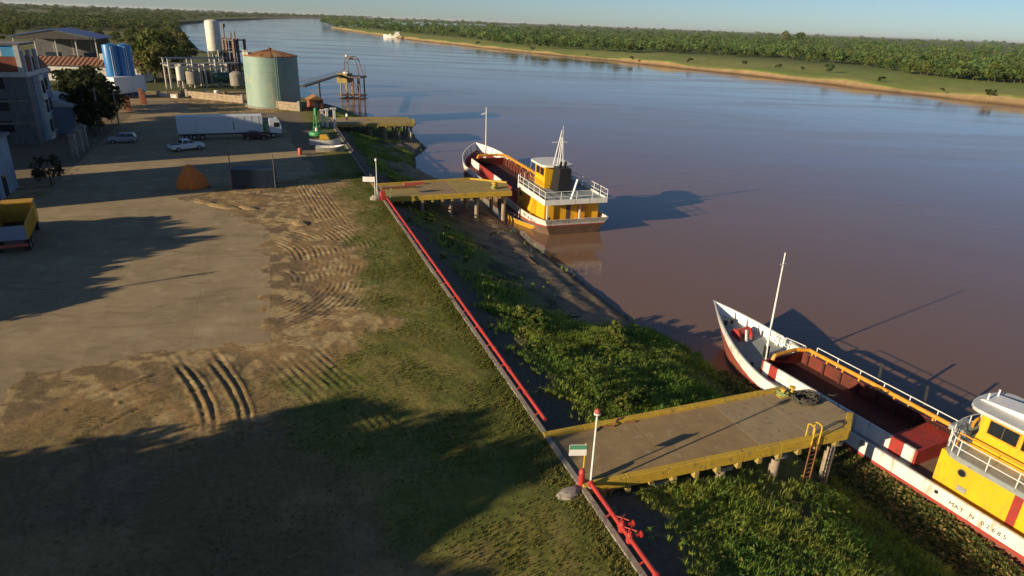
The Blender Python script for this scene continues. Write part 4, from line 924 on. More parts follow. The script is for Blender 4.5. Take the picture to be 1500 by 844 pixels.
near_cfg = dict(full=2.2, rake=2.2, k=1.0, stern_rise=.5, band=1.02, line=.32, hull='hull_red', bul=.42, bulbow=.85, bulmat='clean_white', foredeck='deck_grey', sidedeck='deck_grey', aftdeck='deck_brown',
    stripes=[(0, .06, 'boat_white'), (.06, .13, 'deck_red'), (.13, .82, 'boat_white'), (.82, .89, 'boat_white'), (.89, .95, 'deck_red'), (.95, 1, 'boat_white')], beam='orange_yellow', beam_up=.35, rail=.8, railmat='clean_white', winch=14.2, mast=(11.4, 8.9, .1),
    house='yellow_paint', ports=(.87, .40, .12), doors=((.60, 'deck_red', .22), (.30, 'yellow_paint', .36)), over=.45, aft_over=1.0, updeck_edge='deck_grey', toe=False, awning_posts=[], wheel=(-9.2, -5.2, 1.45, 2.45), nwin=2, roof='roof_grey', radar=True, hmast=4.5,
    funnel=(-11.4, .95, 2.1), funmat='black', ladder=.24, text='MAT N 02685', tsize=.36, tx=-7.4)
barge('cargo_barge', 'white hulled barge with grey foredeck and red hold moored at the near concrete pier', -8.5, 24.45, R(6), 36, 6.7, 1.45, 3.5, 8.2, (-2.7, 9.6, 2.05, 2.1), (-15.0, -4.2, 2.55, 3.35), near_cfg)
mid_cfg = dict(full=2.9, rake=2.6, k=1.35, stern_rise=.5, band=1.0, line=.5, hull='hull_brown', bul=.55, bulbow=1.3, bulmat='boat_white', foredeck='deck_red', sidedeck='deck_red', aftdeck='deck_red',
    stripes=[(0, .3, 'deck_red'), (.3, .45, 'boat_white'), (.45, .8, 'deck_red'), (.8, 1, 'boat_white')], beam='orange_yellow', beam_up=.55, rail=.75, railmat='orange_yellow', winch=18.0, mast=(17.0, 10.2, .3),
    house='yellow_paint', ports=(.86,), doors=((.62, 'yellow_paint', .45),), over=.55, aft_over=1.4, updeck_edge='boat_white', toe=True, awning_posts=[(-22.4, -1.0), (-22.4, 3.6)], wheel=(-16.2, -12.6, 1.7, 3.0), nwin=2, roof='boat_white', radar=False, hmast=4.8,
    funnel=(-18.0, 1.35, 3.3), funmat='black', ladder=.3, text='MAT N 0268', tsize=.55, tx=-19.5)
barge('cargo_barge', 'brown and white barge with dark funnel and red foredeck moored at the middle pier', 63.8, 24.2, R(-1), 48, 10.0, 1.75, 3.9, 13.0, (-9.0, 15.5, 3.0, 2.5), (-22.0, -11.5, 3.9, 4.05), mid_cfg)
# yellow skiff beside the barge
def skiff(name, label, p, rz, L, Bm, H_, m_out, m_in, z0=0.0, motor=False, cabin=None):
    e = thing(name, label, 'boat', p, rz); xs = np.linspace(-L / 2, L / 2, 13)
    hbw = lambda x: Bm / 2 * (1 - max(0, x / (L / 2)) ** 2.4) * (1 - .25 * max(0, -x / (L / 2)) ** 2)
    sh = lambda x: H_ * (1 + .45 * (x / (L / 2)) ** 2 * (1 if x > 0 else .3))
    def rings(ins, zb): return [[(x, -max(0, hbw(x) - ins), sh(x)), (x, -max(0, hbw(x) - ins) * .72, zb), (x, max(0, hbw(x) - ins) * .72, zb), (x, max(0, hbw(x) - ins), sh(x))] for x in xs]
    MB().loft(rings(0, -.12), False, True).build('hull', m_out, e)
    a = MB().loft(rings(.05, H_ * .3), False, False); a.f = [q[::-1] for q in a.f]; a.build('inner_shell', m_in, e)
    g = MB()
    for sd_ in (1, -1): g.path([(x, sd_ * max(.01, hbw(x) - .02), sh(x) + .02) for x in xs], .05, 5)
    g.build('gunwale', m_in, e)
    for f_ in (-.3, .05, .35): MB().box(L * f_ - .14, L * f_ + .14, -hbw(L * f_) * .9, hbw(L * f_) * .9, H_ * .62, H_ * .68).build('thwart', 'wood_grey', e, False)
    if motor:
        mo = MB().box(-L / 2 - .35, -L / 2 - .02, -.2, .2, H_ * .7, H_ * 1.5).build('outboard_motor', 'black', e, False, .06); MB().bar((-L / 2 - .2, 0, H_ * .7), (-L / 2 - .2, 0, -.35), .1).build('motor_leg', 'black', mo, False)
    if cabin: MB().loft([[(x - .9, -Bm * .3, H_ * .9), (x + .9, -Bm * .3, H_ * .9), (x + .9, Bm * .3, H_ * .9), (x - .9, Bm * .3, H_ * .9)] if z == 0 else [(x - .8, -Bm * .27, H_ * .9 + z), (x + .4, -Bm * .27, H_ * .9 + z), (x + .4, Bm * .27, H_ * .9 + z), (x - .8, Bm * .27, H_ * .9 + z)] for x, z in ((0, 0), (0, .9))]).build('cabin', cabin, e, False, .05)
    return e
a_, b_ = P(747, 320, WATER), P(784, 335, WATER); skiff('rowing_boat', 'long yellow wooden skiff with outboard lying beside the barge at the middle pier', a_.lerp(b_, .5), math.atan2(a_.y - b_.y, a_.x - b_.x), 8.2, 1.75, .62, 'dump_yellow', 'concrete', motor=True)
# far white passenger boat by the opposite bank
pb = PF(575, 51.5, WATER); pc = PF(589, 52.5, WATER); k = (pc - pb).length / 14 * 1.0
e = thing('river_launch', 'white two deck launch moored against the opposite bank', 'boat', PF(575, 51.6, WATER), R(176))
Lf = 26.0
xs = np.linspace(-Lf / 2, Lf / 2, 11); hbw = lambda x: 3.2 * (1 - max(0, x / (Lf / 2)) ** 2.5)
MB().loft([[(x, -hbw(x), 2.6 + max(0, x) * .12), (x, -hbw(x) * .8, -.3), (x, hbw(x) * .8, -.3), (x, hbw(x), 2.6 + max(0, x) * .12)] for x in xs], True, True).build('hull', 'boat_white', e)
MB().box(-11, -3, -2.6, 2.6, 2.6, 5.0).build('lower_cabin', 'boat_white', e, False, .1); MB().box(-10, -4.5, -2.2, 2.2, 5.01, 7.4).build('wheelhouse', 'boat_white', e, False, .1)
MB().box(-10.6, -3.9, -2.5, 2.5, 7.41, 7.7).build('roof', 'clean_white', e, False)
for x in (-9, -7.2, -5.4): MB().box(x - .5, x + .5, -2.66, 2.66, 3.4, 4.4).build('window', 'glass_dark', e, False); MB().box(x - .4, x + .4, -2.25, 2.25, 5.8, 6.9).build('window', 'glass_dark', e, False)
MB().box(2, 4.5, -1.3, 1.3, 2.7, 4.8).build('hatch_house', 'boat_white', e, False, .1)
e2 = thing('work_barge', 'small dark barge lying astern of the white launch on the opposite bank', 'boat', PF(590, 53.2, WATER), R(100))
MB().prism_y([(-5, 1.6), (-4, -.3), (4, -.3), (5, 1.6)], -2, 2).build('hull', 'steel_dark', e2, False); MB().box(-3.5, -1, -1.4, 1.4, 1.61, 3.6).build('cabin', 'steel_rust', e2, False)

# ------------------------------------------------------------------ industry by the river
def away(p, d):                               # a place d metres farther from the camera than p
    v = Vector((p.x, p.y, 0)); return p + v.normalized() * d
c = away(P(403, 160), 6.2)
e = thing('storage_tank', 'big round pale teal storage tank with rusty conical roof', 'tank', c, 0)
Rt, Ht = 6.2, 11.6
for k in range(7):
    z0 = Ht * k / 7; MB().lathe([(Rt - .012 * k, z0 + .004), (Rt - .012 * k, z0 + Ht / 7 - .03)], 72).build('shell_course', 'tank_teal', e)
    if k: MB().lathe([(Rt + .03, z0 - .05), (Rt + .03, z0 + .03)], 72).build('seam_ring', 'tank_teal', e)
rf = MB().lathe([(Rt + .08, Ht), (Rt + .08, Ht + .12), (Rt * .6, Ht + .75), (.25, Ht + 1.35), (.2, Ht + 1.45)], 72).build('roof', 'rust_roof', e)
for k in range(16):
    a = 2 * math.pi * k / 16; MB().bar((Rt * math.cos(a), Rt * math.sin(a), Ht + .19), (.4 * math.cos(a), .4 * math.sin(a), Ht + 1.40), .14, .1).build('roof_rib', 'rust', rf, False)
MB().lathe([(.5, Ht + 1.2), (.5, Ht + 1.7), (.1, Ht + 1.85)], 14).build('vent', 'rust', rf)
hr = MB(); hp = [(Rt * .98 * math.cos(a), Rt * .98 * math.sin(a), Ht + .12) for a in np.linspace(R(150), R(235), 9)]
for p in hp: hr.bar(p, (p[0], p[1], p[2] + 1.0), .06)
for a_, b_ in zip(hp[:-1], hp[1:]): hr.bar((a_[0], a_[1], a_[2] + 1.0), (b_[0], b_[1], b_[2] + 1.0), .05)
hr.build('roof_railing', 'cream_paint', rf, False)
MB().box(-4.9, -3.6, -4.2, -3.0, Ht + .2, Ht + .85).build('roof_hatch', 'cream_paint', rf, False)
MB().lathe([(Rt + .5, -.1), (Rt + .5, .35)], 64).build('foundation_ring', 'concrete', e)
ld = MB(); a = R(-60)
for da in (-.035, .035): ld.bar(((Rt + .15) * math.cos(a + da), (Rt + .15) * math.sin(a + da), .3), ((Rt + .15) * math.cos(a + da), (Rt + .15) * math.sin(a + da), Ht + .9), .07)
for k in range(28): ld.bar(((Rt + .15) * math.cos(a - .035), (Rt + .15) * math.sin(a - .035), .6 + .42 * k), ((Rt + .15) * math.cos(a + .035), (Rt + .15) * math.sin(a + .035), .6 + .42 * k), .05)
ld.build('ladder', 'tank_teal', e, False)
# tall white tank on legs
e = thing('white_silo', 'tall cream cylindrical silo on legs behind the pipe rack', 'silo', P(321, 121), .3)
MB().lathe([(.6, 8.4), (2.1, 9.5), (2.15, 9.7), (2.15, 17.8), (1.95, 18.2), (1.1, 18.5), (.3, 18.6)], 40).build('shell', 'cream_paint', e)
for z in (11.8, 13.8, 15.8): MB().lathe([(2.18, z), (2.18, z + .1)], 40).build('seam_ring', 'cream_paint', e)
for k in range(4):
    a = k * math.pi / 2 + .5; MB().tube((2.2 * math.cos(a), 2.2 * math.sin(a), -.1), (2.2 * math.cos(a), 2.2 * math.sin(a), 9.9), .15, 8).build('leg', 'steel_white', e)
    b_ = a + math.pi / 2
    for z0, z1 in ((1, 5), (5, 9)): MB().bar((2.2 * math.cos(a), 2.2 * math.sin(a), z0), (2.2 * math.cos(b_), 2.2 * math.sin(b_), z1), .1).build('brace', 'steel_white', e, False)
# dark rusty frame beside it
e = thing('steel_frame', 'rusty open steel process tower beside the cream silo', 'structure', P(340, 111), R(-22))
cols = [(-4.8, -2.5), (-1.6, -2.5), (1.6, -2.5), (4.8, -2.5), (-4.8, 2.5), (-1.6, 2.5), (1.6, 2.5), (4.8, 2.5)]
for x, y in cols: MB().bar((x, y, -.1), (x, y, 12.4), .7).build('column', 'steel_rust', e, False)
for z in (4.0, 8.0, 11.8):
    MB().box(-5.2, 5.2, -2.9, 2.9, z, z + .35).build('floor_deck', 'steel_dark', e, False)
    for y in (-2.9, 2.9): MB().bar((-5.2, y, z + 1.3), (5.2, y, z + 1.3), .1).build('guard_rail', 'steel_dark', e, False)
MB().lathe([(.9, 4.36), (.9, 7.5), (.4, 7.9)], 16, -3, 0).build('vessel', 'steel_rust', e); MB().lathe([(.9, 8.36), (.9, 11.0), (.4, 11.6)], 16, 3.2, 0).build('vessel', 'steel_dark', e)
for x, hh in ((-1.5, 4.5), (1.5, 2.2), (3.2, 2.5)): MB().tube((x, 0, 12.15), (x + .1, 0, 12.15 + hh), .22, 8).build('stack', 'steel_rust', e)
MB().box(-2.0, -1.0, -.5, .5, 15.9, 17.1).build('fan_box', 'steel_dark', e, False)
# white pipe rack
A = P(252, 130); Bp = P(336, 127); ang = math.atan2(Bp.y - A.y, Bp.x - A.x); Lr = (Bp - A).length
e = thing('pipe_rack', 'pale steel pipe rack frame of portals behind the stone wall', 'structure', A, ang)
for i, x in enumerate(np.linspace(0, Lr, 6)):
    for y in (0, 4): MB().bar((x, y, -.1), (x, y, 8.0 if i % 2 == 0 else 6.6), .42).build('column', 'steel_white', e, False)
    MB().bar((x, .22, 6.3), (x, 3.78, 6.3), .3).build('cross_beam', 'steel_white', e, False)
for y in (0, 4):
    MB().bar((-.3, y - .0, 8.14), (Lr + .3, y, 8.14), .26).build('top_beam', 'plaster_blue', e, False); MB().bar((.22, y, 5.7), (Lr - .22, y, 5.7), .3).build('mid_beam', 'steel_white', e, False)
for k, (y, m) in enumerate(((.9, 'steel_white'), (1.7, 'plaster_blue'), (2.5, 'steel_rust'), (3.2, 'steel_white'))): MB().tube((-1, y, 6.62), (Lr + 4, y, 6.62), .16, 8).build('pipe_run', m, e)
# vessels standing around
def vessel(name, label, p, r, h, m, legs=0.0):
    e = thing(name, label, 'tank', p, 0); MB().lathe([(r * .3, legs), (r, legs + r * .3), (r, legs + h - r * .35), (r * .55, legs + h - .05), (r * .1, legs + h)], 24).build('shell', m, e)
    for k in range(3): a = k * 2.1 + .4; MB().bar((r * .8 * math.cos(a), r * .8 * math.sin(a), -.1), (r * .8 * math.cos(a), r * .8 * math.sin(a), legs + r * .4), .18).build('leg', 'steel_rust', e, False)
    MB().tube((0, 0, legs + h - .1), (0, 0, legs + h + .6), .12, 8).build('vent_pipe', m, e); return e
vessel('small_tank', 'small white upright tank on legs at the end of the pipe rack', P(267, 131), .95, 4.2, 'cream_paint', 2.2)
vessel('small_tank', 'squat grey upright tank under the pipe rack', P(285, 128), 1.9, 4.6, 'concrete', .4)
vessel('small_tank', 'dark blue upright tank under the pipe rack', P(303, 126), 1.3, 4.2, 'container_blue', .4)
vessel('small_tank', 'stubby pale tank beside the big teal tank', P(349, 130), 2.0, 4.6, 'concrete', .3)
e = thing('horizontal_tank', 'dark green horizontal tank on saddles beside the teal tank', 'tank', P(332, 127), ang)
mb = MB().tube((-3, 0, 2.7), (3, 0, 2.7), 1.5, 24); mb.tube((-3.5, 0, 2.7), (-3.01, 0, 2.7), .9, 24, 1.45); mb.tube((3.01, 0, 2.7), (3.5, 0, 2.7), 1.45, 24, .9); mb.build('shell', 'dark_green', e)
for x in (-2, 2): MB().box(x - .25, x + .25, -1.3, 1.3, 0, 1.6).build('saddle', 'concrete', e, False)
MB().lathe([(.35, 4.1), (.35, 4.7), (.4, 4.75)], 12).build('manhole', 'clean_white', e)
for k, (u, v, r) in enumerate(((268, 140, .5), (300, 138, .45), (318, 139, .7), (330, 141, .5))):
    o = MB().lathe([(r * .9, 0), (r, .1), (r, 1.1), (r * .9, 1.2)], 14).build('oil_drum', ['concrete', 'steel_white', 'cream_paint', 'rust'][k]); o.location = P(u, v); tag(o, ['grey drum standing by the low stone wall', 'off white drum standing by the low stone wall', 'wide cream drum behind the low stone wall', 'rusty drum behind the low stone wall'][k], 'drum')
# low stone walls: separate courses of blocks
rs = random.Random(9)
def stone_wall(label, a, b, h, m='stone', pil=()):
    ang = math.atan2(b.y - a.y, b.x - a.x); L = (b - a).length; e = thing('stone_wall', label, 'wall', a, ang)
    rows = max(2, int(h / .55)); 
    for r in range(rows):
        x = 0.0
        while x < L - .2:
            w = min(L - x, rs.uniform(1.0, 2.2)); dy = rs.uniform(-.03, .03)
            MB().box(x + .015, x + w - .015, -.22 + dy, .22 + dy, r * h / rows - (.2 if r == 0 else -.012), (r + 1) * h / rows + rs.uniform(-.03, .0)).build('stone', m, e, False, .03); x += w
    for x in (0, L): MB().box(x - .35, x + .35, -.35, .35, -.1, h + .35).build('pillar', 'concrete', e, False, .04)
    return e
stone_wall('low tan stone wall in front of the pipe rack', P(275, 143), P(356, 151), 1.7)
stone_wall('low tan stone wall at the foot of the big teal tank', P(366, 156), P(439, 163), 1.9)
stone_wall('short white plastered wall at the end of the road', P(233, 141), P(261, 144), .9, 'plaster_white')
e = thing('pump_hut', 'small brick red hut beside the teal tank and the river', 'hut', P(462, 160), .5)
MB().box(-1.6, 1.6, -1.5, 1.5, -.1, 2.3).build('wall', 'brick_red', e, False); MB().prism_y([(-2, 2.3), (2, 2.3), (0, 3.3)], -1.9, 1.9).build('roof', 'rust_roof', e, False); MB().box(-.5, .4, -1.55, -1.45, 0, 1.9).build('door', 'steel_dark', e, False)
# loading jetty and tower in the river
tw = P(517, 142, WATER); e = thing('loading_tower', 'old loading tower on tall piles standing in the river with hoop gantry', 'tower', tw, R(-8))
for x in (-3.2, -1.0, 1.2, 3.4):
    for y in (-2.2, 2.2): MB().tube((x, y, -2), (x, y, 6.4), .26, 8).build('pile', 'steel_rust' if x > 1 else 'pile_concrete', e)
for x0_, x1_ in ((-3.2, -1.0), (-1.0, 1.2), (1.2, 3.4)):
    MB().bar((x0_, -2.2, .8), (x1_, -2.2, 5.8), .16).build('brace', 'steel_rust', e, False); MB().bar((x1_, -2.2, .8), (x0_, -2.2, 5.8), .16).build('brace', 'steel_dark', e, False)
MB().box(-4.0, 4.2, -3, 3, 6.4, 6.9).build('platform', 'steel_dark', e, False); MB().box(-4.0, 4.2, -3, 3, .5, .75).build('lower_walkway', 'steel_rust', e, False)
MB().loft([[(-4.4 + .3 * q, y, z) for y, z in ((-2.4, 4.6), (2.4, 4.6), (2.4, 7.6), (-2.4, 7.6))] for q in (0, 12)]).build('hopper_body', 'old_yellow', e, False)
MB().lathe([(1.2, 7.62), (1.1, 8.0), (.4, 8.5)], 16, -1.6, -.6).build('hopper_dome', 'clean_white', e)
for y in (-1.6, 1.6): MB().path([(-1.6, y, 6.9), (-1.9, y, 11), (-1.1, y, 12.8), (.6, y, 13.1), (2.0, y, 12.2), (2.6, y, 10), (3.4, y, 6.9)], .14, 6).build('gantry_hoop', 'steel_rust', e)
for pq in ((-1.9, 11), (-1.1, 12.8), (.6, 13.1), (2.0, 12.2)): MB().bar((pq[0], -1.6, pq[1]), (pq[0], 1.6, pq[1]), .14).build('gantry_tie', 'steel_rust', e, False)
MB().box(-.4, .6, -.6, .6, 12.0, 12.8).build('hoist', 'steel_dark', e, False); MB().lathe([(.4, 12.9), (.45, 13.3), (.2, 13.6)], 12, -1.5, 0).build('beacon', 'clean_white', e)
for x, h in ((1.5, 2.6), (3.9, 3.0), (-3.6, 2.0)): MB().tube((x, 2, 6.9), (x, 2, 6.9 + h), .1, 6).build('standpipe', 'steel_dark', e)
w0 = P(441, 119, 0); w0 = away(P(450, 152), 12); w0.z = 1.2; w1 = Vector((tw.x - 4, tw.y + .4, 1.6)); dvec = (w1 - w0); Lw_ = Vector((dvec.x, dvec.y, 0)).length
e = thing('catwalk', 'narrow dark catwalk on a post from the teal tank to the loading tower', 'walkway', Vector((w0.x, w0.y, 0)), math.atan2(dvec.y, dvec.x))
MB().bar((-4, 0, 3.4), (Lw_, 0, 2.6), 1.5, .4).build('deck', 'steel_dark', e, False)
for y in (-.7, .7):
    MB().bar((-4, y, 4.5), (Lw_, y, 3.7), .07).build('guard_rail', 'steel_dark', e, False)
MB().tube((Lw_ * .32, 0, -6), (Lw_ * .32, 0, 2.9), .35, 10).build('support_post', 'steel_dark', e)

# ------------------------------------------------------------------ buildings on the land side
def wall_open(mb, x0, x1, y, z0, z1): mb.box(x0, x1, y - .12, y + .12, z0, z1)
# mill building: local x along the river face (towards the road), y along the quay
sC, tC = ST(P(60, 212)); sE, tE = ST(P(104, 203))
e = quay_thing('mill_building', 'tall unfinished mill block with red brick top storey and white columns', 'building', sC, tC)
Lm, Dm = max(12.0, sE - sC + 6), 22.0; floors = [0, 3.6, 7.2, 10.8, 13.6]
MB().box(-Dm, 0, 0, Lm, -.1, 10.4).build('wall', 'plaster_grey', e, False)
MB().box(-Dm - .1, .35, -.35, Lm + .1, 10.404, 11.1).build('floor_slab', 'plaster_white', e, False)
for x in (-.35, -5.3, -10.3, -15.3, -20.3):
    MB().box(x - .3, x + .3, -.3, .3, 11.104, 15.0).build('column', 'plaster_white', e, False)
for x in (-5.0, -10.0, -15.0, -20.0): 
    MB().box(x + .05, x + 4.3, .05, .3, 11.104, 13.4).build('brick_panel', 'brick_red', e, False); MB().box(x + .05, x + 2.6, .02, .2, 13.4, 15.0).build('shutter_panel', 'plaster_white', e, False); MB().box(x + 2.62, x + 4.3, .02, .2, 13.4, 15.0).build('shutter_panel', 'cyan_panel', e, False)
for y in np.arange(.4, 7.5, 3.4): MB().box(-.3, .25, y, y + .5, 11.104, 14.2).build('column', 'plaster_white', e, False)
MB().box(-.2, .02, .95, 3.75, 11.104, 13.4).build('brick_panel', 'brick_red', e, False); MB().box(-Dm, -4.9, 6, Lm, 11.104, 12.6).build('brick_panel', 'brick_red', e, False)
MB().box(-Dm, .1, -.2, 8.0, 15.003, 15.3).build('roof', 'plaster_grey', e, False)
MB().prism_x([(8.1, 11.104), (Lm, 11.104), (Lm, 11.3), (8.1, 13.0)], -12, .3).build('lean_to_roof', 'terracotta', e, False)
fc = MB().box(.004, .12, 3.2, Lm, .0, 10.35).build('street_face', 'plaster_blue', e, False)
st_ = MB().box(.125, .6, 4.6, 7.0, 0, 10.3).build('stair_strip', 'plaster_white', e, False)
for z in (1.2, 4.4, 7.4): MB().box(.604, .64, 5.1, 6.5, z, z + 2.0).build('stair_window', 'glass_dark', st_, False)
for k in range(3):
    for j, y in enumerate((8.4, 11.2, 14.0, 16.8)):
        if y + 1.8 < Lm:
            w = MB().box(.124, .2, y, y + 1.8, 1.0 + 3.3 * k, 2.9 + 3.3 * k).build('window', 'glass_dark' if (k + j) % 3 else 'plaster_pink', fc, False); MB().box(.125, .3, y - .15, y + 1.95, .85 + 3.3 * k, .99 + 3.3 * k).build('sill', 'plaster_white', w, False)
for k in range(3):
    for x in (-4, -8.5, -13, -17.5): MB().box(x - 1.0, x + 1.0, -.06, -.004, 2.0 + 3.3 * k, 3.8 + 3.3 * k).build('window', 'glass_dark', e, False)
for z in (3.4, 6.8): MB().box(-Dm + .2, -.2, -.12, -.003, z - .2, z + .15).build('band_course', 'concrete', e, False)
# small house with pale roof next to it
e = quay_thing('small_house', 'low pale house with white lean-to roof next to the mill block', 'building', *ST(P(112, 196)))
MB().box(-8, 0, 0, 9, -.1, 4.6).build('wall', 'plaster_blue', e, False); MB().prism_y([(-8.4, 4.6), (.6, 4.6), (.6, 4.8), (-4, 6.4), (-8.4, 4.8)], -.5, 9.5).build('roof', 'plaster_white', e, False)
for y in (1.5, 5.2): 
    w = MB().box(.004, .08, y, y + 1.6, 1.2, 3.0).build('window', 'glass_dark', e, False); MB().box(.005, .2, y - .1, y + 1.7, 1.0, 1.19).build('sill', 'plaster_white', w, False)
MB().box(.004, .07, 7.4, 8.4, 0, 2.3).build('door', 'wood_grey', e, False)
# long low house with tiled roof behind the dark trees
pl = P(120, 119); e = thing('long_house', 'long low house with terracotta roof behind the dark trees', 'building', pl, R(8))
MB().box(-14, 17, 0, 9, -.1, 4.6).build('wall', 'plaster_white', e, False)
rf = MB().prism_x([(-.8, 4.5), (9.8, 4.5), (4.5, 6.6)], -14.6, 17.6).build('roof', 'terracotta', e, False)
for x in np.arange(-14.2, 17.4, 1.3): MB().bar((x, -.75, 4.64), (x, 4.45, 6.66), .16, .1).build('roof_batten', 'terracotta', rf, False)
for x in (-10, -4, 2, 8, 13): 
    w = MB().box(x, x + 1.8, -.06, -.004, 2.0, 3.5).build('window', 'glass_dark', e, False); MB().box(x - .1, x + 1.9, -.2, -.005, 1.8, 1.99).build('sill', 'plaster_white', w, False)
MB().box(5, 6.2, 3, 4.2, 5.9, 7.8).build('chimney', 'plaster_white', e, False)
# blue roofed open shed
ps = P(88, 97); e = thing('open_shed', 'large open sided shed with low pitched blue metal roof', 'shed', ps, R(18))
for x in (-13, -6.5, 0, 6.5, 13):
    for y in (0, 20): MB().bar((x, y, -.1), (x, y, 9.8), .4).build('column', 'steel_white', e, False)
rf = MB().prism_y([(-14.5, 9.8), (0, 12.6), (14.5, 9.8), (14.5, 10.05), (0, 12.9), (-14.5, 10.05)], -1.5, 22).build('roof', 'blue_roof', e, False)
for y in np.arange(-1.4, 22, 1.6):
    for sx in (-1, 1): MB().bar((sx * 14.4, y, 10.13), (sx * .1, y, 12.94), .09, .06).build('roof_rib', 'blue_roof', rf, False)
MB().box(-13.2, 13.2, 19.8, 20.2, 0, 9.0).build('back_wall', 'plaster_grey', e, False); MB().prism_y([(-13.5, 9.5), (13.5, 9.5), (0, 12.2)], -1.2, -1.0).build('gable_sheet', 'steel_dark', e, False)
for k, (x, y) in enumerate(((-9, 4), (-3, 6), (4, 5), (9, 8))): MB().box(x - 2.2, x + 2.2, y - 1.5, y + 1.5, 0, 3.5 + k % 2).build('stacked_crates', 'container_blue' if k % 2 else 'steel_dark', e, False)
# twin blue tanks and the white trailer box before them
for k, (u, dx) in enumerate(((174, 0), (193, 1.0))):
    e = thing('blue_tank', ['light blue upright water tank with ladder, the one over the white box trailer nose', 'second blue upright water tank standing right behind its twin'][k], 'tank', away(P(u, 143), 3 + dx), 0)
    MB().lathe([(1.7, 0), (1.75, .1), (1.75, 12.0), (1.65, 12.3), (.3, 12.6)], 36).build('shell', 'tank_blue', e)
    for z in (3.1, 6.1, 9.1): MB().lathe([(1.78, z), (1.78, z + .1)], 36).build('seam_ring', 'tank_blue', e)
    lm = MB()
    for d_ in (-.12, .12): lm.bar((1.85 * math.cos(-.9 + d_), 1.85 * math.sin(-.9 + d_), .2), (1.85 * math.cos(-.9 + d_), 1.85 * math.sin(-.9 + d_), 12.0), .07)
    lm.build('ladder', 'clean_white', e, False); MB().lathe([(2.6, -.1), (2.6, .3)], 24).build('foundation_ring', 'concrete', e)
pw = P(172, 145); pe = P(214, 140); e = thing('box_trailer', 'long white box trailer parked in front of the twin blue tanks', 'trailer', pw, math.atan2(pe.y - pw.y, pe.x - pw.x)); Lt = (pe - pw).length + .5
MB().box(0, Lt, 0, 2.5, 1.1, 5.0).build('box', 'truck_white', e, False, .05); MB().box(.2, Lt - .2, .3, 2.2, .75, 1.09).build('chassis', 'steel_dark', e, False)
for x in (1.2, 2.5, Lt - 2.2):
    for y in (.05, 2.15): MB().tube((x, y, .52), (x, y + .3, .52), .52, 18).build('wheel', 'rubber', e)
for k, (u, v, h, m, lab) in enumerate(((189, 162, 4.0, 'brick_red', 'rusty red gate pillar by the dark trees'), (208, 150, 4.2, 'terracotta', 'brick red gate pillar near the white box trailer'), (212, 153, 3.6, 'brick_red', 'shorter brick pillar near the white box trailer'))):
    e = thing('brick_pillar', lab, 'pillar', P(u, v), .3); MB().box(-.4, .4, -.4, .4, -.1, h * .7).build('shaft', m, e, False); MB().box(-.5, .5, -.5, .5, h * .7 + .003, h * .7 + .25).build('cap', m, e, False)
for k, (u, v) in enumerate(((111, 231), (119, 223), (126, 216))):
    e = thing('gate_pillar', ['stout grey white gate pillar by the grey green shrub', 'middle grey gate pillar of the roadside row of three', 'gate pillar of the row of three next to the small house'][k], 'pillar', P(u, v), QANG, 'gate pillars by the road'); MB().box(-.4, .4, -.4, .4, -.1, 3.2).build('shaft', 'concrete', e, False, .03); MB().box(-.5, .5, -.5, .5, 3.203, 3.45).build('cap', 'concrete', e, False, .03)
e = quay_thing('gatehouse', 'narrow pale blue plastered gatehouse at the yard entrance', 'building', *ST(P(4, 292)))
MB().box(-9, 0, 0, 6, -.1, 6.4).build('wall', 'plaster_blue', e, False); MB().box(-9.3, .3, -.3, 6.3, 6.403, 6.7).build('roof', 'plaster_grey', e, False); MB().box(.004, .07, 1.2, 2.4, 0, 2.4).build('door', 'glass_dark', e, False); MB().box(-2.4, -1.2, -.07, -.004, 3.6, 5.0).build('window', 'glass_dark', e, False)
def upole(label, p, h, arms=True):
    e = thing('utility_pole', label, 'pole', p, QANG); MB().tube((0, 0, -.2), (0, 0, h), .15 if arms else .07, 8, .1 if arms else .06).build('shaft', 'concrete' if arms else 'steel_dark', e)
    if arms: MB().bar((-.8, 0, h - .5), (.8, 0, h - .5), .12).build('crossarm', 'wood_grey', e, False)
    return e
upole('tall concrete utility pole among the dark trees', P(150, 197), 8.0); upole('utility pole with crossarm behind the silver hatchback', P(175, 186), 6.5); upole('slender pole at the corner beside the stone wall', P(247, 143), 7.0)
upole('thin pole beside the dark blue container', P(341, 277), 4.6, False); upole('thin pole at the end of the dark blue container', P(404, 276), 4.4, False)

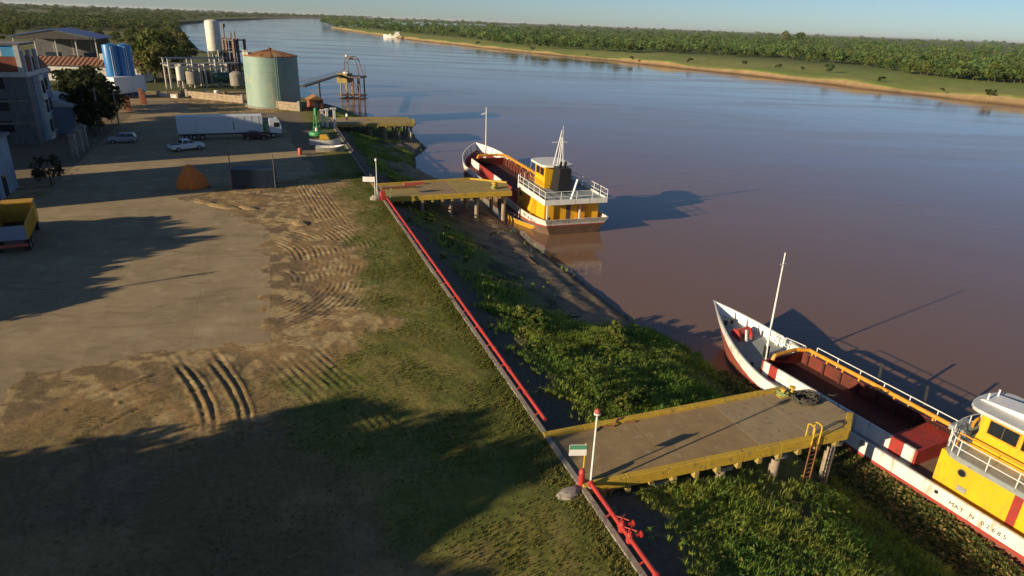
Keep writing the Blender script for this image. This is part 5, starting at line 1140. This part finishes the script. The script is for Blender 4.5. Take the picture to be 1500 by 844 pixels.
# ------------------------------------------------------------------ vehicles
def wheel(e, x, y, r, w=.24):
    o = MB().lathe([(r * .55, -w / 2), (r * .93, -w / 2), (r, -w * .3), (r, w * .3), (r * .93, w / 2), (r * .55, w / 2)], 20)
    o.v = [(x + a, y + c_, r + b_) for a, b_, c_ in o.v]; wh = o.build('wheel', 'rubber', e)
    h = MB().tube((x, y - w / 2 - .01, r), (x, y + w / 2 + .01, r), r * .56, 14).build('rim', 'chrome', wh); return wh
def car(name, label, cat, p, rz, L, Wd, prof, cab, m, wb, r, windows):
    e = thing(name, label, cat, p, rz); hw = Wd / 2
    body = MB().prism_y(prof, -hw, hw).build('body', m, e, True, .07)
    ins = .16; x0, x1, x2, x3, zb, zt = cab
    MB().loft([[(x0, -hw + .04, zb), (x3, -hw + .04, zb), (x3, hw - .04, zb), (x0, hw - .04, zb)], [(x1, -hw + ins, zt), (x2, -hw + ins, zt), (x2, hw - ins, zt), (x1, hw - ins, zt)]]).build('cabin', m, e, True, .06)
    for xa, xb in windows:
        for sd_ in (-1, 1):
            def q(x, f): return (x, sd_ * ((hw - .04) * (1 - f) + (hw - ins) * f + .012), zb + (zt - zb) * f)
            def lim(x, f): return min(max(x, x0 + (x1 - x0) * f + .08), x3 + (x2 - x3) * f - .08)
            vs = [q(lim(xa, .14), .14), q(lim(xb, .14), .14), q(lim(xb, .86), .86), q(lim(xa, .86), .86)]
            MB().add(vs, [(0, 1, 2, 3) if sd_ < 0 else (3, 2, 1, 0)]).build('side_window', 'glass_dark', e, False)
    for (xa, xb, nm) in ((x3, x2, 'windscreen'), (x0, x1, 'rear_window')):
        s_ = .014 if nm == 'windscreen' else -.014
        a = lambda f: xa + (xb - xa) * f + s_
        vs = [(a(.12), -hw + .2, zb + (zt - zb) * .12), (a(.12), hw - .2, zb + (zt - zb) * .12), (a(.88), hw - ins - .1, zb + (zt - zb) * .88), (a(.88), -hw + ins + .1, zb + (zt - zb) * .88)]
        MB().add(vs, [(0, 1, 2, 3) if nm == 'windscreen' else (3, 2, 1, 0)]).build(nm, 'glass_dark', e, False)
    for x in wb:
        for sd_ in (-1, 1): wheel(e, x, sd_ * (hw - .08), r)
    xf = max(a for a, b in prof); xr = min(a for a, b in prof)
    for sd_ in (-1, 1):
        MB().box(xf - .1, xf + .02, sd_ * hw * .7 - .17, sd_ * hw * .7 + .17, .62, .8).build('headlight', 'chrome', e, False); MB().box(xr - .02, xr + .08, sd_ * hw * .82 - .1, sd_ * hw * .82 + .1, .7, .98).build('tail_light', 'lamp_red', e, False)
    MB().box(xf - .06, xf + .06, -hw * .9, hw * .9, .36, .54).build('bumper', 'steel_dark', e, False); MB().box(xr - .06, xr + .06, -hw * .9, hw * .9, .36, .54).build('bumper', 'steel_dark', e, False)
    return e
a_, b_ = P(254, 224), P(300, 219); rz = math.atan2(b_.y - a_.y, b_.x - a_.x); d_ = Vector((-math.sin(rz), math.cos(rz), 0))
pk = car('pickup_truck', 'white double cab pickup parked beside the long trailer', 'pickup', a_.lerp(b_, .5) + d_ * .9, rz, 5.3, 1.85, [(-2.65, .42), (2.6, .42), (2.65, .75), (2.5, 1.05), (1.1, 1.14), (-2.62, 1.12)], (-1.0, -.7, .45, 1.25, 1.13, 1.78), 'car_white', (-1.6, 1.65), .38, ((-.85, .1), (.18, 1.1)))
MB().box(-2.5, -1.12, -.72, .72, 1.123, 1.135).build('load_bed', 'black', pk, False)
a_, b_ = P(158, 211), P(200, 210); rz = math.atan2(a_.y - b_.y, a_.x - b_.x); d_ = Vector((math.sin(rz), -math.cos(rz), 0))
car('hatchback', 'silver grey hatchback parked in shade by the dark trees', 'car', a_.lerp(b_, .5) + d_ * .9, rz, 4.3, 1.75, [(-2.1, .38), (2.1, .38), (2.15, .7), (1.95, .92), (1.0, 1.02), (-2.1, 1.02)], (-2.05, -1.7, .3, 1.15, 1.01, 1.62), 'car_grey', (-1.35, 1.35), .33, ((-1.85, -.75), (-.68, .25), (.3, 1.0)))
a_, b_ = P(359, 206), P(391, 205); rz = math.atan2(b_.y - a_.y, b_.x - a_.x); d_ = Vector((-math.sin(rz), math.cos(rz), 0))
car('saloon_car', 'dark maroon car parked in front of the lorry cab', 'car', a_.lerp(b_, .5) + d_ * .9, rz, 4.3, 1.75, [(-2.1, .36), (2.1, .36), (2.15, .68), (1.95, .88), (1.0, .97), (-1.6, .98), (-2.1, .92)], (-1.5, -.85, .35, 1.1, .96, 1.46), 'car_maroon', (-1.3, 1.35), .32, ((-1.2, -.3), (-.22, .9)))
# articulated lorry
a_, b_ = P(262, 207), P(414, 202); rz = math.atan2(b_.y - a_.y, b_.x - a_.x); d_ = Vector((-math.sin(rz), math.cos(rz), 0)); Lt = (b_ - a_).length
e = thing('articulated_lorry', 'long white box trailer lorry with white cab parked across the yard', 'lorry', a_ + d_ * 1.3, rz); TB = Lt * .815
bx = MB().box(0, TB, -1.28, 1.28, 1.15, 4.05).build('trailer_box', 'truck_white', e, False, .04)
for x in np.arange(1.2, TB, 1.2): MB().box(x - .03, x + .03, -1.305, -1.281, 1.2, 4.0).build('panel_seam', 'truck_white', bx, False)
dr = MB().box(TB * .635, TB * .72, -1.315, -1.282, 1.5, 3.3).build('side_door', 'truck_white', bx, False); MB().box(TB * .645, TB * .655, -1.335, -1.316, 1.7, 3.1).build('door_bar', 'steel_dark', dr, False)
MB().box(.2, TB - .2, -1.0, 1.0, .85, 1.148).build('chassis', 'steel_dark', e, False)
for x in (1.3, 2.55, 3.8, TB - 2.6, TB - 1.4, Lt - 1.5):
    for sd_ in (-1, 1): wheel(e, x, sd_ * 1.08, .5, .3)
MB().box(TB - 1.2, Lt - .2, -.6, .6, .6, .95).build('tractor_chassis', 'steel_dark', e, False)
cb = MB().prism_y([(Lt - 2.1, .95), (Lt, .75), (Lt + .02, 1.9), (Lt - .28, 3.1), (Lt - .6, 3.45), (Lt - 2.1, 3.45)], -1.22, 1.22).build('cab', 'car_white', e, True, .06)
for sd_ in (-1, 1): MB().box(Lt - 1.3, Lt - .35, sd_ * 1.23 - .01, sd_ * 1.23 + .01, 1.95, 2.75).build('cab_window', 'glass_dark', cb, False)
MB().add([(Lt + .03, -1.0, 2.0), (Lt + .03, 1.0, 2.0), (Lt - .23, 1.0, 3.0), (Lt - .23, -1.0, 3.0)], [(0, 1, 2, 3)]).build('windscreen', 'glass_dark', cb, False)
MB().box(Lt - .15, Lt + .1, -1.2, 1.2, .4, .8).build('bumper', 'steel_dark', cb, False); MB().box(TB + .15, TB + .55, -.8, .8, 1.0, 3.0).build('fuel_rack', 'green_paint', e, False)
# dump truck: rear towards the camera
e = quay_thing('dump_truck', 'yellow tipper truck with open dark body standing in the yard', 'truck', 33.4, -35.4); e.rotation_euler = (0, 0, math.atan2(QD[1], QD[0]) + R(8))
Lb, hwb = 6.2, 1.3
for sd_ in (-1, 1): MB().prism_y([(0, 1.3), (Lb, 1.3), (Lb, 2.95), (0, 2.75)], sd_ * hwb - .05, sd_ * hwb + .05).build('body_side', 'dump_yellow', e, False)
MB().box(Lb - .1, Lb - .0, -hwb + .052, hwb - .052, 1.3, 3.2).build('headboard', 'dump_yellow', e, False); MB().box(0, .08, -hwb + .052, hwb - .052, 1.3, 2.6).build('tailgate', 'plaster_blue', e, False)
MB().box(.082, Lb - .102, -hwb + .052, hwb - .052, 1.3, 1.42).build('body_floor', 'hold_red', e, False); MB().prism_y([(Lb - .3, 3.2), (Lb + 1.3, 3.2), (Lb + 1.3, 3.3), (Lb - .3, 3.3)], -hwb, hwb).build('cab_guard', 'dump_yellow', e, False)
for x in np.arange(.8, Lb - .4, 1.1):
    for sd_ in (-1, 1): MB().box(x - .07, x + .07, sd_ * hwb + (.052 if sd_ > 0 else -.13), sd_ * hwb + (.13 if sd_ > 0 else -.052), 1.35, 2.75).build('side_post', 'dump_yellow', e, False)
MB().box(-.1, Lb + 2.2, -.5, .5, .75, 1.28).build('chassis', 'steel_dark', e, False); MB().box(-.15, .0, -1.2, 1.2, .7, .95).build('rear_bar', 'lamp_red', e, False)
MB().prism_y([(Lb + .4, 1.0), (Lb + 2.2, .9), (Lb + 2.2, 1.9), (Lb + 1.9, 2.9), (Lb + .4, 2.9)], -1.2, 1.2).build('cab', 'dump_yellow', e, True, .06)
for x in (1.0, 2.3, Lb + 1.4):
    for sd_ in (-1, 1): wheel(e, x, sd_ * 1.05, .5, .34)
# orange tarpaulin heap
pt_ = P(281, 277); e = thing('tarpaulin_heap', 'peaked heap under a bright orange tarpaulin in the shaded yard', 'tarpaulin', pt_, R(15)); e.scale = (.82, .82, .92)
def star(r, z, ox, oy, k): return [(ox + r * (1 + .13 * math.cos(5 * t + k)) * math.cos(t) * 1.1, oy + r * (1 + .1 * math.sin(4 * t + k)) * math.sin(t), z) for t in np.linspace(0, 2 * math.pi, 15)[:-1]]
MB().loft([star(1.95, -.02, 0, 1, 0), star(1.95, .5, 0, 1, .2), star(1.65, 1.4, -.05, 1, .4), star(1.1, 2.3, -.15, 1, .6), star(.5, 2.95, -.25, 1, .8), star(.12, 3.2, -.3, 1, 1)]).build('cover', 'orange_tarp', e)
MB().path([(.05, -1.02, .1), (.15, -.75, 1.0), (.2, -.35, 1.9), (.05, .3, 2.7), (-.3, 1, 3.25)], .07, 6).build('seam_rope', 'pale_seam', e); MB().path([(2.15, .9, .3), (1.75, .9, 1.35), (1.0, .95, 2.3), (-.2, 1, 3.2)], .07, 6).build('seam_rope', 'pale_seam', e)
MB().box(2.2, 2.7, .2, .7, 0, .3).build('ballast_block', 'steel_dark', e, False)
# dark container
a_, b_ = P(341, 277), P(404, 275.5); rz = math.atan2(b_.y - a_.y, b_.x - a_.x); Lc = (b_ - a_).length
e = thing('shipping_container', 'dark navy blue container standing in the shaded yard', 'container', a_, rz)
MB().box(.02, Lc - .02, .04, 2.36, .12, 2.45).build('shell', 'container_blue', e, False)
for x in np.arange(.3, Lc - .2, .28): MB().box(x - .07, x + .07, .0, .039, .25, 2.3).build('corrugation', 'container_blue', e, False)
for x in (0.0, Lc - .16):
    for y in (-.02, 2.26): MB().box(x, x + .16, y, y + .16, 0, 2.5).build('corner_post', 'container_blue', e, False)
# green navigation buoy laid up ashore
e = thing('navigation_buoy', 'green lattice navigation buoy on a round float standing ashore', 'buoy', P(465, 201), 0)
MB().lathe([(.9, 0), (1.45, .35), (1.5, .75), (1.35, 1.0), (.4, 1.1)], 24).build('float', 'green_paint', e)
for k in range(4):
    a = k * math.pi / 2 + .4; MB().tube((.7 * math.cos(a), .7 * math.sin(a), 1.02), (.25 * math.cos(a), .25 * math.sin(a), 4.0), .07, 6).build('lattice_leg', 'green_paint', e)
for z, r in ((1.8, .58), (2.6, .46), (3.4, .34)): MB().lathe([(r, z), (r, z + .08)], 12).build('lattice_ring', 'green_paint', e)
MB().lathe([(.35, 3.98), (.35, 4.7), (.3, 5.2), (.05, 5.3)], 14).build('topmark', 'green_paint', e); MB().lathe([(.38, 1.15), (.34, 1.9)], 10).build('battery_box', 'steel_white', e)
# laid-up small boats and a barrel
skiff('laid_up_boat', 'small white hulled boat with yellow cabin laid up beside the green buoy', P(477, 212), R(8), 5.2, 2.0, .95, 'boat_white', 'dark_pipe', cabin='dump_yellow')
skiff('laid_up_boat', 'bare pale grey boat hull lying on the grass edge past the buoy', P(484, 222), R(12), 4.6, 1.9, .75, 'concrete', 'boat_white')
o = MB().lathe([(.32, 0), (.34, .08), (.33, .5), (.36, .53), (.33, .56), (.33, 1.05), (.3, 1.1)], 14).build('oil_drum', 'lamp_red'); o.location = P(440, 227); tag(o, 'rusty orange drum at the grass edge near the laid up boats', 'drum')
# person on the far pier
def person(p, rz):
    e = thing('person', 'person in a white shirt and dark trousers standing on the far pier', 'person', p, rz)
    me = bpy.data.meshes.new('body'); J = [(0, 0, .95), (0, 0, 1.2), (0, 0, 1.42), (0, .01, 1.52), (0, .03, 1.66), (.20, 0, 1.38), (.27, .02, 1.1), (.28, .1, .85), (-.20, 0, 1.38), (-.27, .02, 1.1), (-.28, .1, .85), (.1, 0, .9), (.12, .02, .5), (.13, -.02, .06), (.13, .16, .04), (-.1, 0, .9), (-.12, .0, .5), (-.14, -.05, .06), (-.14, .13, .04)]
    E_ = [(0, 1), (1, 2), (2, 3), (3, 4), (2, 5), (5, 6), (6, 7), (2, 8), (8, 9), (9, 10), (0, 11), (11, 12), (12, 13), (13, 14), (0, 15), (15, 16), (16, 17), (17, 18)]
    rad = [.15, .15, .15, .06, .11, .07, .05, .04, .07, .05, .04, .1, .07, .05, .045, .1, .07, .05, .045]
    me.from_pydata(J, E_, []); o = bpy.data.objects.new('body', me); col.objects.link(o); o.parent = e
    sk = o.modifiers.new('skin', 'SKIN'); 
    for v, r in zip(me.skin_vertices[0].data if me.skin_vertices else [], rad): v.radius = (r, r)
    ss = o.modifiers.new('sub', 'SUBSURF'); ss.levels = 1; ss.render_levels = 1; me.materials.append(MATS['skin'])
    MB().loft([[(a * 1.0 * math.cos(t), b_ * math.sin(t), z) for t in np.linspace(0, 2 * math.pi, 13)[:-1]] for a, b_, z in ((.21, .17, .88), (.2, .17, 1.1), (.24, .17, 1.35), (.2, .14, 1.47), (.09, .09, 1.52))]).build('shirt', 'cloth_white', e)
    for sx in (-1, 1): MB().loft([[(sx * x + a * math.cos(t), y + a * math.sin(t), z) for t in np.linspace(0, 2 * math.pi, 11)[:-1]] for a, x, y, z in ((.075, .135, -.03, .1), (.1, .12, .01, .5), (.125, .09, 0, .95))]).build('trouser_leg', 'cloth_dark', e); MB().loft([[(sx * x + a * math.cos(t), .01 + a * math.sin(t), z) for t in np.linspace(0, 2 * math.pi, 9)[:-1]] for a, x, z in ((.07, .265, 1.1), (.085, .225, 1.36))]).build('sleeve', 'cloth_white', e)
    MB().lathe([(.1, 1.66), (.125, 1.7), (.11, 1.78), (.04, 1.82)], 12, 0, .01).build('hair', 'black', e); MB().loft([[(.02 * math.cos(t), .13 + .02 * math.sin(t), z) for t in np.linspace(0, 2 * math.pi, 7)[:-1]] for z in (1.62, 1.67)]).build('nose', 'skin', e)
    return e
person(W(FS + .5, 3.6, .003), R(150))

# ------------------------------------------------------------------ out of frame on the left: casters of the long shadows
e = thing('shadow_hall', 'unseen grey hall added to throw the shadow across the yard', 'building', PQ(-30, 96), SUN_DIR)  # unseen building, place and height set to throw the yard shadow
MB().box(-12, 14, -8.5, 8.6, -.1, 15.5).build('wall', 'plaster_grey', e, False); MB().prism_x([(-8.9, 15.5), (9.0, 15.5), (0, 18.2)], -12.4, 14.4).build('roof', 'terracotta', e, False)
e = thing('shade_block', 'unseen plain block added to shade the mill block and the yard', 'building', PQ(-28, 119), SUN_DIR); MB().box(-10, 10, -8.6, 31, -.1, 15.4).build('wall', 'plaster_white', e, False); MB().box(-10.3, 10.3, -8.9, 31.3, 15.403, 15.7).build('roof', 'plaster_grey', e, False)  # unseen block, put in and sized to shade the mill's lower storeys
upole('street lamp pole beside the paved yard', PQ(-22, 58.2), 8.6)
SH = Kind([make_tree('shade_tree', 'broad leafy tree', 200 + i, 10, 5.0, .42, (.045, .06, .016), (0, 0, 0), 'broad trees left of the yard', low=.12, nclump=60, per=90) for i in range(2)])
for p_, q_, h_ in ((-24, 69.5, .98), (-23, 74, .88), (-22, 77.5, .78), (-26, 66.5, .85), (-20, 63.5, .62), (-19, 60.5, .56), (-20, 57.6, .6)): SH.place(PQ(p_, q_), q_, h_, 'broad leafy tree shading the paved yard')
for p_, q_, h_ in ((-26, 24.5, 1.25), (-27, 29.5, 1.12), (-24, 33.5, .72), (-27, 19, 1.08), (-24, 13, .95), (-26, 6, 1.0), (-30, 0, 1.0), (-34, 22, 1.2), (-36, 28, 1.1), (-19, 21, .8), (-19, 27, .8)): SH.place(PQ(p_, q_), q_, h_, 'broad leafy tree shading the dry lawn')

# ------------------------------------------------------------------ sand heaps by the slab
for k, (u, v, a, b, h) in enumerate(((325, 303, 2.4, .8, .24), (362, 305, 1.4, .55, .2), (300, 297, 1.6, .6, .18), (440, 328, 1.0, .7, .26))):
    o = MB().loft([[(a * r * math.cos(t) * (1 + .12 * math.sin(3 * t + k)), b * r * math.sin(t) * (1 + .15 * math.cos(2 * t + k)), z + (rs.uniform(-.05, .05) if r < 1 else 0)) for t in np.linspace(0, 2 * math.pi, 19)[:-1]] for r, z in ((1.1, -.08), (.95, .06), (.7, h * .7), (.35, h), (.08, h * 1.02))]).build('sand_heap', 'sand_pile')
    o.location = P(u, v); o.rotation_euler = (0, 0, -.35); tag(o, ['long low ridge of pale sand at the slab corner', 'short sand ridge past the long one', 'flat sand heap nearest the orange tarpaulin', 'rounded heap of sand in the wheel tracks'][k], 'sand heap')

# ------------------------------------------------------------------ grasses
def blades(n, smp, h0, h1, w, tone_fn, name, label, cat, seed, per=5, lean=.5):
    rng = np.random.default_rng(seed); X, Y, Z, sc = smp(n, rng); n = len(X)
    c = np.repeat(np.stack([X, Y, Z], 1), per, 0); sc = np.repeat(sc, per); m = n * per
    an = rng.uniform(0, 2 * np.pi, m); ln = rng.uniform(.1, lean, m); hh = rng.uniform(h0, h1, m) * sc
    c[:, :2] += rng.normal(size=(m, 2)) * (w * 1.4 * sc)[:, None]
    d = np.stack([np.cos(an), np.sin(an)], 1); pd = np.stack([-d[:, 1], d[:, 0]], 1) * (w * sc * rng.uniform(.6, 1.2, m))[:, None]
    base = c.copy(); base[:, 2] -= .04; mid = c.copy(); mid[:, :2] += d * (ln * hh * .45)[:, None]; mid[:, 2] += hh * .62; tip = c.copy(); tip[:, :2] += d * (ln * hh * 1.15)[:, None]; tip[:, 2] += hh * (1 - ln * .25)
    p3 = np.concatenate([pd, np.zeros((m, 1))], 1)
    V = np.stack([base - p3 * .5, base + p3 * .5, mid + p3, tip, mid - p3], 1).reshape(-1, 3); b5 = np.arange(m)[:, None] * 5
    F3 = np.concatenate([b5 + [0, 1, 2], b5 + [0, 2, 4], b5 + [4, 2, 3]], 1).reshape(-1, 3)
    t = tone_fn(np.repeat(X, per), np.repeat(Y, per), rng); t = t * rng.uniform(.75, 1.3, (m, 1))
    return tag(np_mesh(name, V, F3, 'grass_blades', np.repeat(t, 5, 0)), label, cat, kind='stuff')
def bank_sampler(s0, s1, f0, f1, size, dens):
    def smp(n, rng):
        s = rng.uniform(s0, s1, n); f = rng.uniform(f0, f1, n); t = f * shoreT(s); X = QO[0] + QD[0] * s + QN[0] * t; Y = QO[1] + QD[1] * s + QN[1] * t
        Z = bank_z(s, f, 0) + (fbm(X * .3, Y * .3) - .5) * .5 * np.sin(np.pi * f) + (fbm(X * 1.3 + 5, Y * 1.3) - .5) * .16
        k = dens(s, f, X, Y) > rng.random(n); sc = size * (.45 + 1.1 * fbm(X * .5 + 9, Y * .5))
        return X[k], Y[k], Z[k], sc[k]
    return smp
def bank_tone(X, Y, rng):
    n = fbm(X * .35 + 2, Y * .35)[:, None]; a = np.array([.20, .33, .05]); b = np.array([.38, .43, .075]); t = a + (b - a) * np.clip((n - .35) * 3.2, 0, 1)
    br = (rng.random(len(X)) < .06)[:, None]; return np.where(br, np.array([.26, .20, .08]), t)
under = lambda s, f: ((s > -11.4) & (s < -6.2) & (f < .95)) | ((s > 46) & (s < 55)) | ((s > 108) & (s < 118))
d1 = lambda s, f, X, Y: np.where(under(s, f), .03, np.clip((f - .13 + .22 * (fbm(X * .8 + 3, Y * .8) - .4)) * 9, 0.02, 1) * np.clip((fbm(X * .4, Y * .4) - .22) * 4, .1, 1)) * np.where((s > 11) & (f > .62 - .012 * (s - 11).clip(0, 12)), .04, 1)
blades(18500, bank_sampler(-26, 14, .02, 1.0, .40, d1), .5, 1.5, .038, bank_tone, 'bank_grass', 'lush tall green grass covering the river bank', 'grass', 21, per=12, lean=.75)
d2 = lambda s, f, X, Y: np.where(under(s, f), .02, np.clip((f - .12) * 6, 0, 1)) * np.clip((fbm(X * .22 + 4, Y * .22) - .40) * 6, 0, 1) * np.where(f > .44 + .06 * np.sin(s * .4), np.where((s > 85) & (s < 130), .8, .03), 1)
blades(13000, bank_sampler(12, 135, .06, 1.0, .5, d2), .5, 1.2, .08, bank_tone, 'bank_grass', 'patchy green grass on the upper bank between the piers', 'grass', 22, per=7)
def lawn_sampler(n, rng):
    s = rng.uniform(-24, 62, n); t = -rng.random(n) ** 1.3 * 24 - .35; e_ = np.interp(s, LW_S, LW_T); X = QO[0] + QD[0] * s + QN[0] * t; Y = QO[1] + QD[1] * s + QN[1] * t
    pr = np.clip((t - e_ + (fbm(X * .25, Y * .25) - .5) * 9) / 3 + .4, .0, 1) * np.clip((fbm(X * .7 + 7, Y * .7) - .10) * 2.5, .3, 1); pr = np.maximum(pr, .35 * (t > -1.6)); pr = np.maximum(pr, .35 * (s < 6) * np.clip((fbm(X * .4 + 3, Y * .4) - .45) * 6, 0, 1))
    k = (pr > rng.random(n)) & ~in_poly(X, Y, PAVE); return X[k], Y[k], np.zeros(k.sum()) - .01, (.5 + .9 * fbm(X * .6, Y * .6) + .5 * (t > -1.5))[k]
def lawn_tone(X, Y, rng):
    n = fbm(X * .3 + 60, Y * .3)[:, None]; a = np.array([.16, .175, .034]); b = np.array([.26, .225, .06]); return a + (b - a) * np.clip((n - .38) * 3.5, 0, 1)
blades(56000, lawn_sampler, .05, .12, .014, lawn_tone, 'lawn_grass', 'short dry tufted grass along the quay edge', 'grass', 23, per=6, lean=.8)
# floating water plants by the near barge
def raft_sampler(n, rng):
    s = rng.uniform(-30, 3, n); f = rng.uniform(.86, 1.22, n); t = f * shoreT(s); X = QO[0] + QD[0] * s + QN[0] * t; Y = QO[1] + QD[1] * s + QN[1] * t
    hullt = 24.45 + (-8.5 - s) * .105 - 3.35 - .0; k = (t < hullt - .05); return X[k], Y[k], np.full(k.sum(), WATER + .04) + rng.uniform(0, .08, k.sum()), np.full(k.sum(), 1.0)
def raft():
    rng = np.random.default_rng(31); X, Y, Z, sc = raft_sampler(15000, rng); n = len(X); per = 4; c = np.repeat(np.stack([X, Y, Z], 1), per, 0); m = n * per; c[:, :2] += rng.normal(size=(m, 2)) * .14; c[:, 2] += rng.uniform(.02, .32, m)
    V, F = cards(c, np.full(m, .115), rng, 1.6); t = np.where((rng.random(m) < .33)[:, None], np.array([.34, .25, .085]), np.where((rng.random(m) < .5)[:, None], np.array([.14, .18, .045]), np.array([.09, .12, .035]))) * rng.uniform(.7, 1.3, (m, 1))
    tag(np_mesh('water_plants', V, F, 'leaves', np.repeat(t, 4, 0)), 'mat of floating brown and green water plants beside the near barge', 'water plants', kind='stuff')
raft()
# leafy herbs mixed into the grass
def herbs():
    rng = np.random.default_rng(41); X, Y, Z, sc = bank_sampler(-26, 13, .15, 1.0, 1.0, d1)(1300, rng); n = len(X); per = 9
    c = np.repeat(np.stack([X, Y, Z], 1), per, 0); m = n * per; c[:, :2] += rng.normal(size=(m, 2)) * .16; c[:, 2] += rng.uniform(.1, .62, m)
    V, F = cards(c, np.full(m, .10), rng, .8); tn = np.repeat(rng.uniform(.7, 1.4, n), per)[:, None]
    t = np.where((np.repeat(rng.random(n), per) < .22)[:, None], np.array([.20, .19, .05]), np.array([.09, .16, .03])) * tn
    tag(np_mesh('bank_herbs', V, F, 'leaves', np.repeat(t, 4, 0)), 'broad leaved green weeds growing through the bank grass', 'weeds', kind='stuff')
herbs()

# driftwood and shrubs on the bank
for k, (s_, t_, L_, a_) in enumerate(((13.5, 10.5, 2.6, .4), (30, 13.8, 3.4, 1.9), (40, 12.4, 2.0, 1.2))):
    z_ = float(land_z(s_, t_)); mb = MB().tube((-L_ / 2, 0, .1), (0, .12, .16), .13, 7, .12); mb.tube((0, .12, .16), (L_ / 2, -.1, .12), .12, 7, .06); mb.tube((.1, .1, .15), (.6, .55, .35), .06, 6, .02)
    o = mb.build('driftwood_log', 'bark'); o.location = W(s_, t_, z_); o.rotation_euler = (0, 0, a_); tag(o, ['dark driftwood log at the edge of the lush bank grass', 'long dark driftwood log on the bare beach', 'short driftwood log on the beach near the yellow skiff'][k], 'log')
BS = Kind([make_tree('bank_shrub', 'leafy weed clump', 300 + i, 1.5, .85, .11, [(.10, .16, .03), (.16, .19, .04)][i], (0, 0, 0), 'weed clumps on the river bank', low=0, nclump=12, per=40) for i in range(2)])
rg = random.Random(17)
for k in range(22):
    s_ = rg.uniform(-22, 12); t_ = rg.uniform(3.0, 12.0)
    if -12.2 < s_ < -5.6 or (s_ < -5 and t_ > 6): continue
    BS.place(W(s_, t_, float(land_z(s_, t_)) - .05), rg.uniform(0, 6), rg.uniform(.5, 1.15), 'leafy weed clump standing out of the lush bank grass')
for k in range(8):
    s_ = rg.uniform(20, 44); t_ = rg.uniform(1.5, 7); BS.place(W(s_, t_, float(land_z(s_, t_)) - .05), rg.uniform(0, 6), rg.uniform(.4, .9), 'leafy weed clump on the bare slope between the piers')

# ------------------------------------------------------------------ the river air
hm_ = bpy.data.materials.new('river_haze'); hm_.use_nodes = True; nt = hm_.node_tree; nt.nodes.remove(nt.nodes['Principled BSDF'])
pv = nt.nodes.new('ShaderNodeVolumePrincipled'); pv.inputs['Color'].default_value = (.86, .91, .96, 1); pv.inputs['Density'].default_value = 2.5e-5; pv.inputs['Anisotropy'].default_value = .1
nt.links.new(pv.outputs[0], nt.nodes['Material Output'].inputs['Volume']); MATS['river_haze'] = hm_
tag(MB().box(-70000, 70000, -3000, 70000, -9, 60).build('haze', 'river_haze', None, False), 'thin pale haze over the river and the far woods', 'haze', kind='stuff')
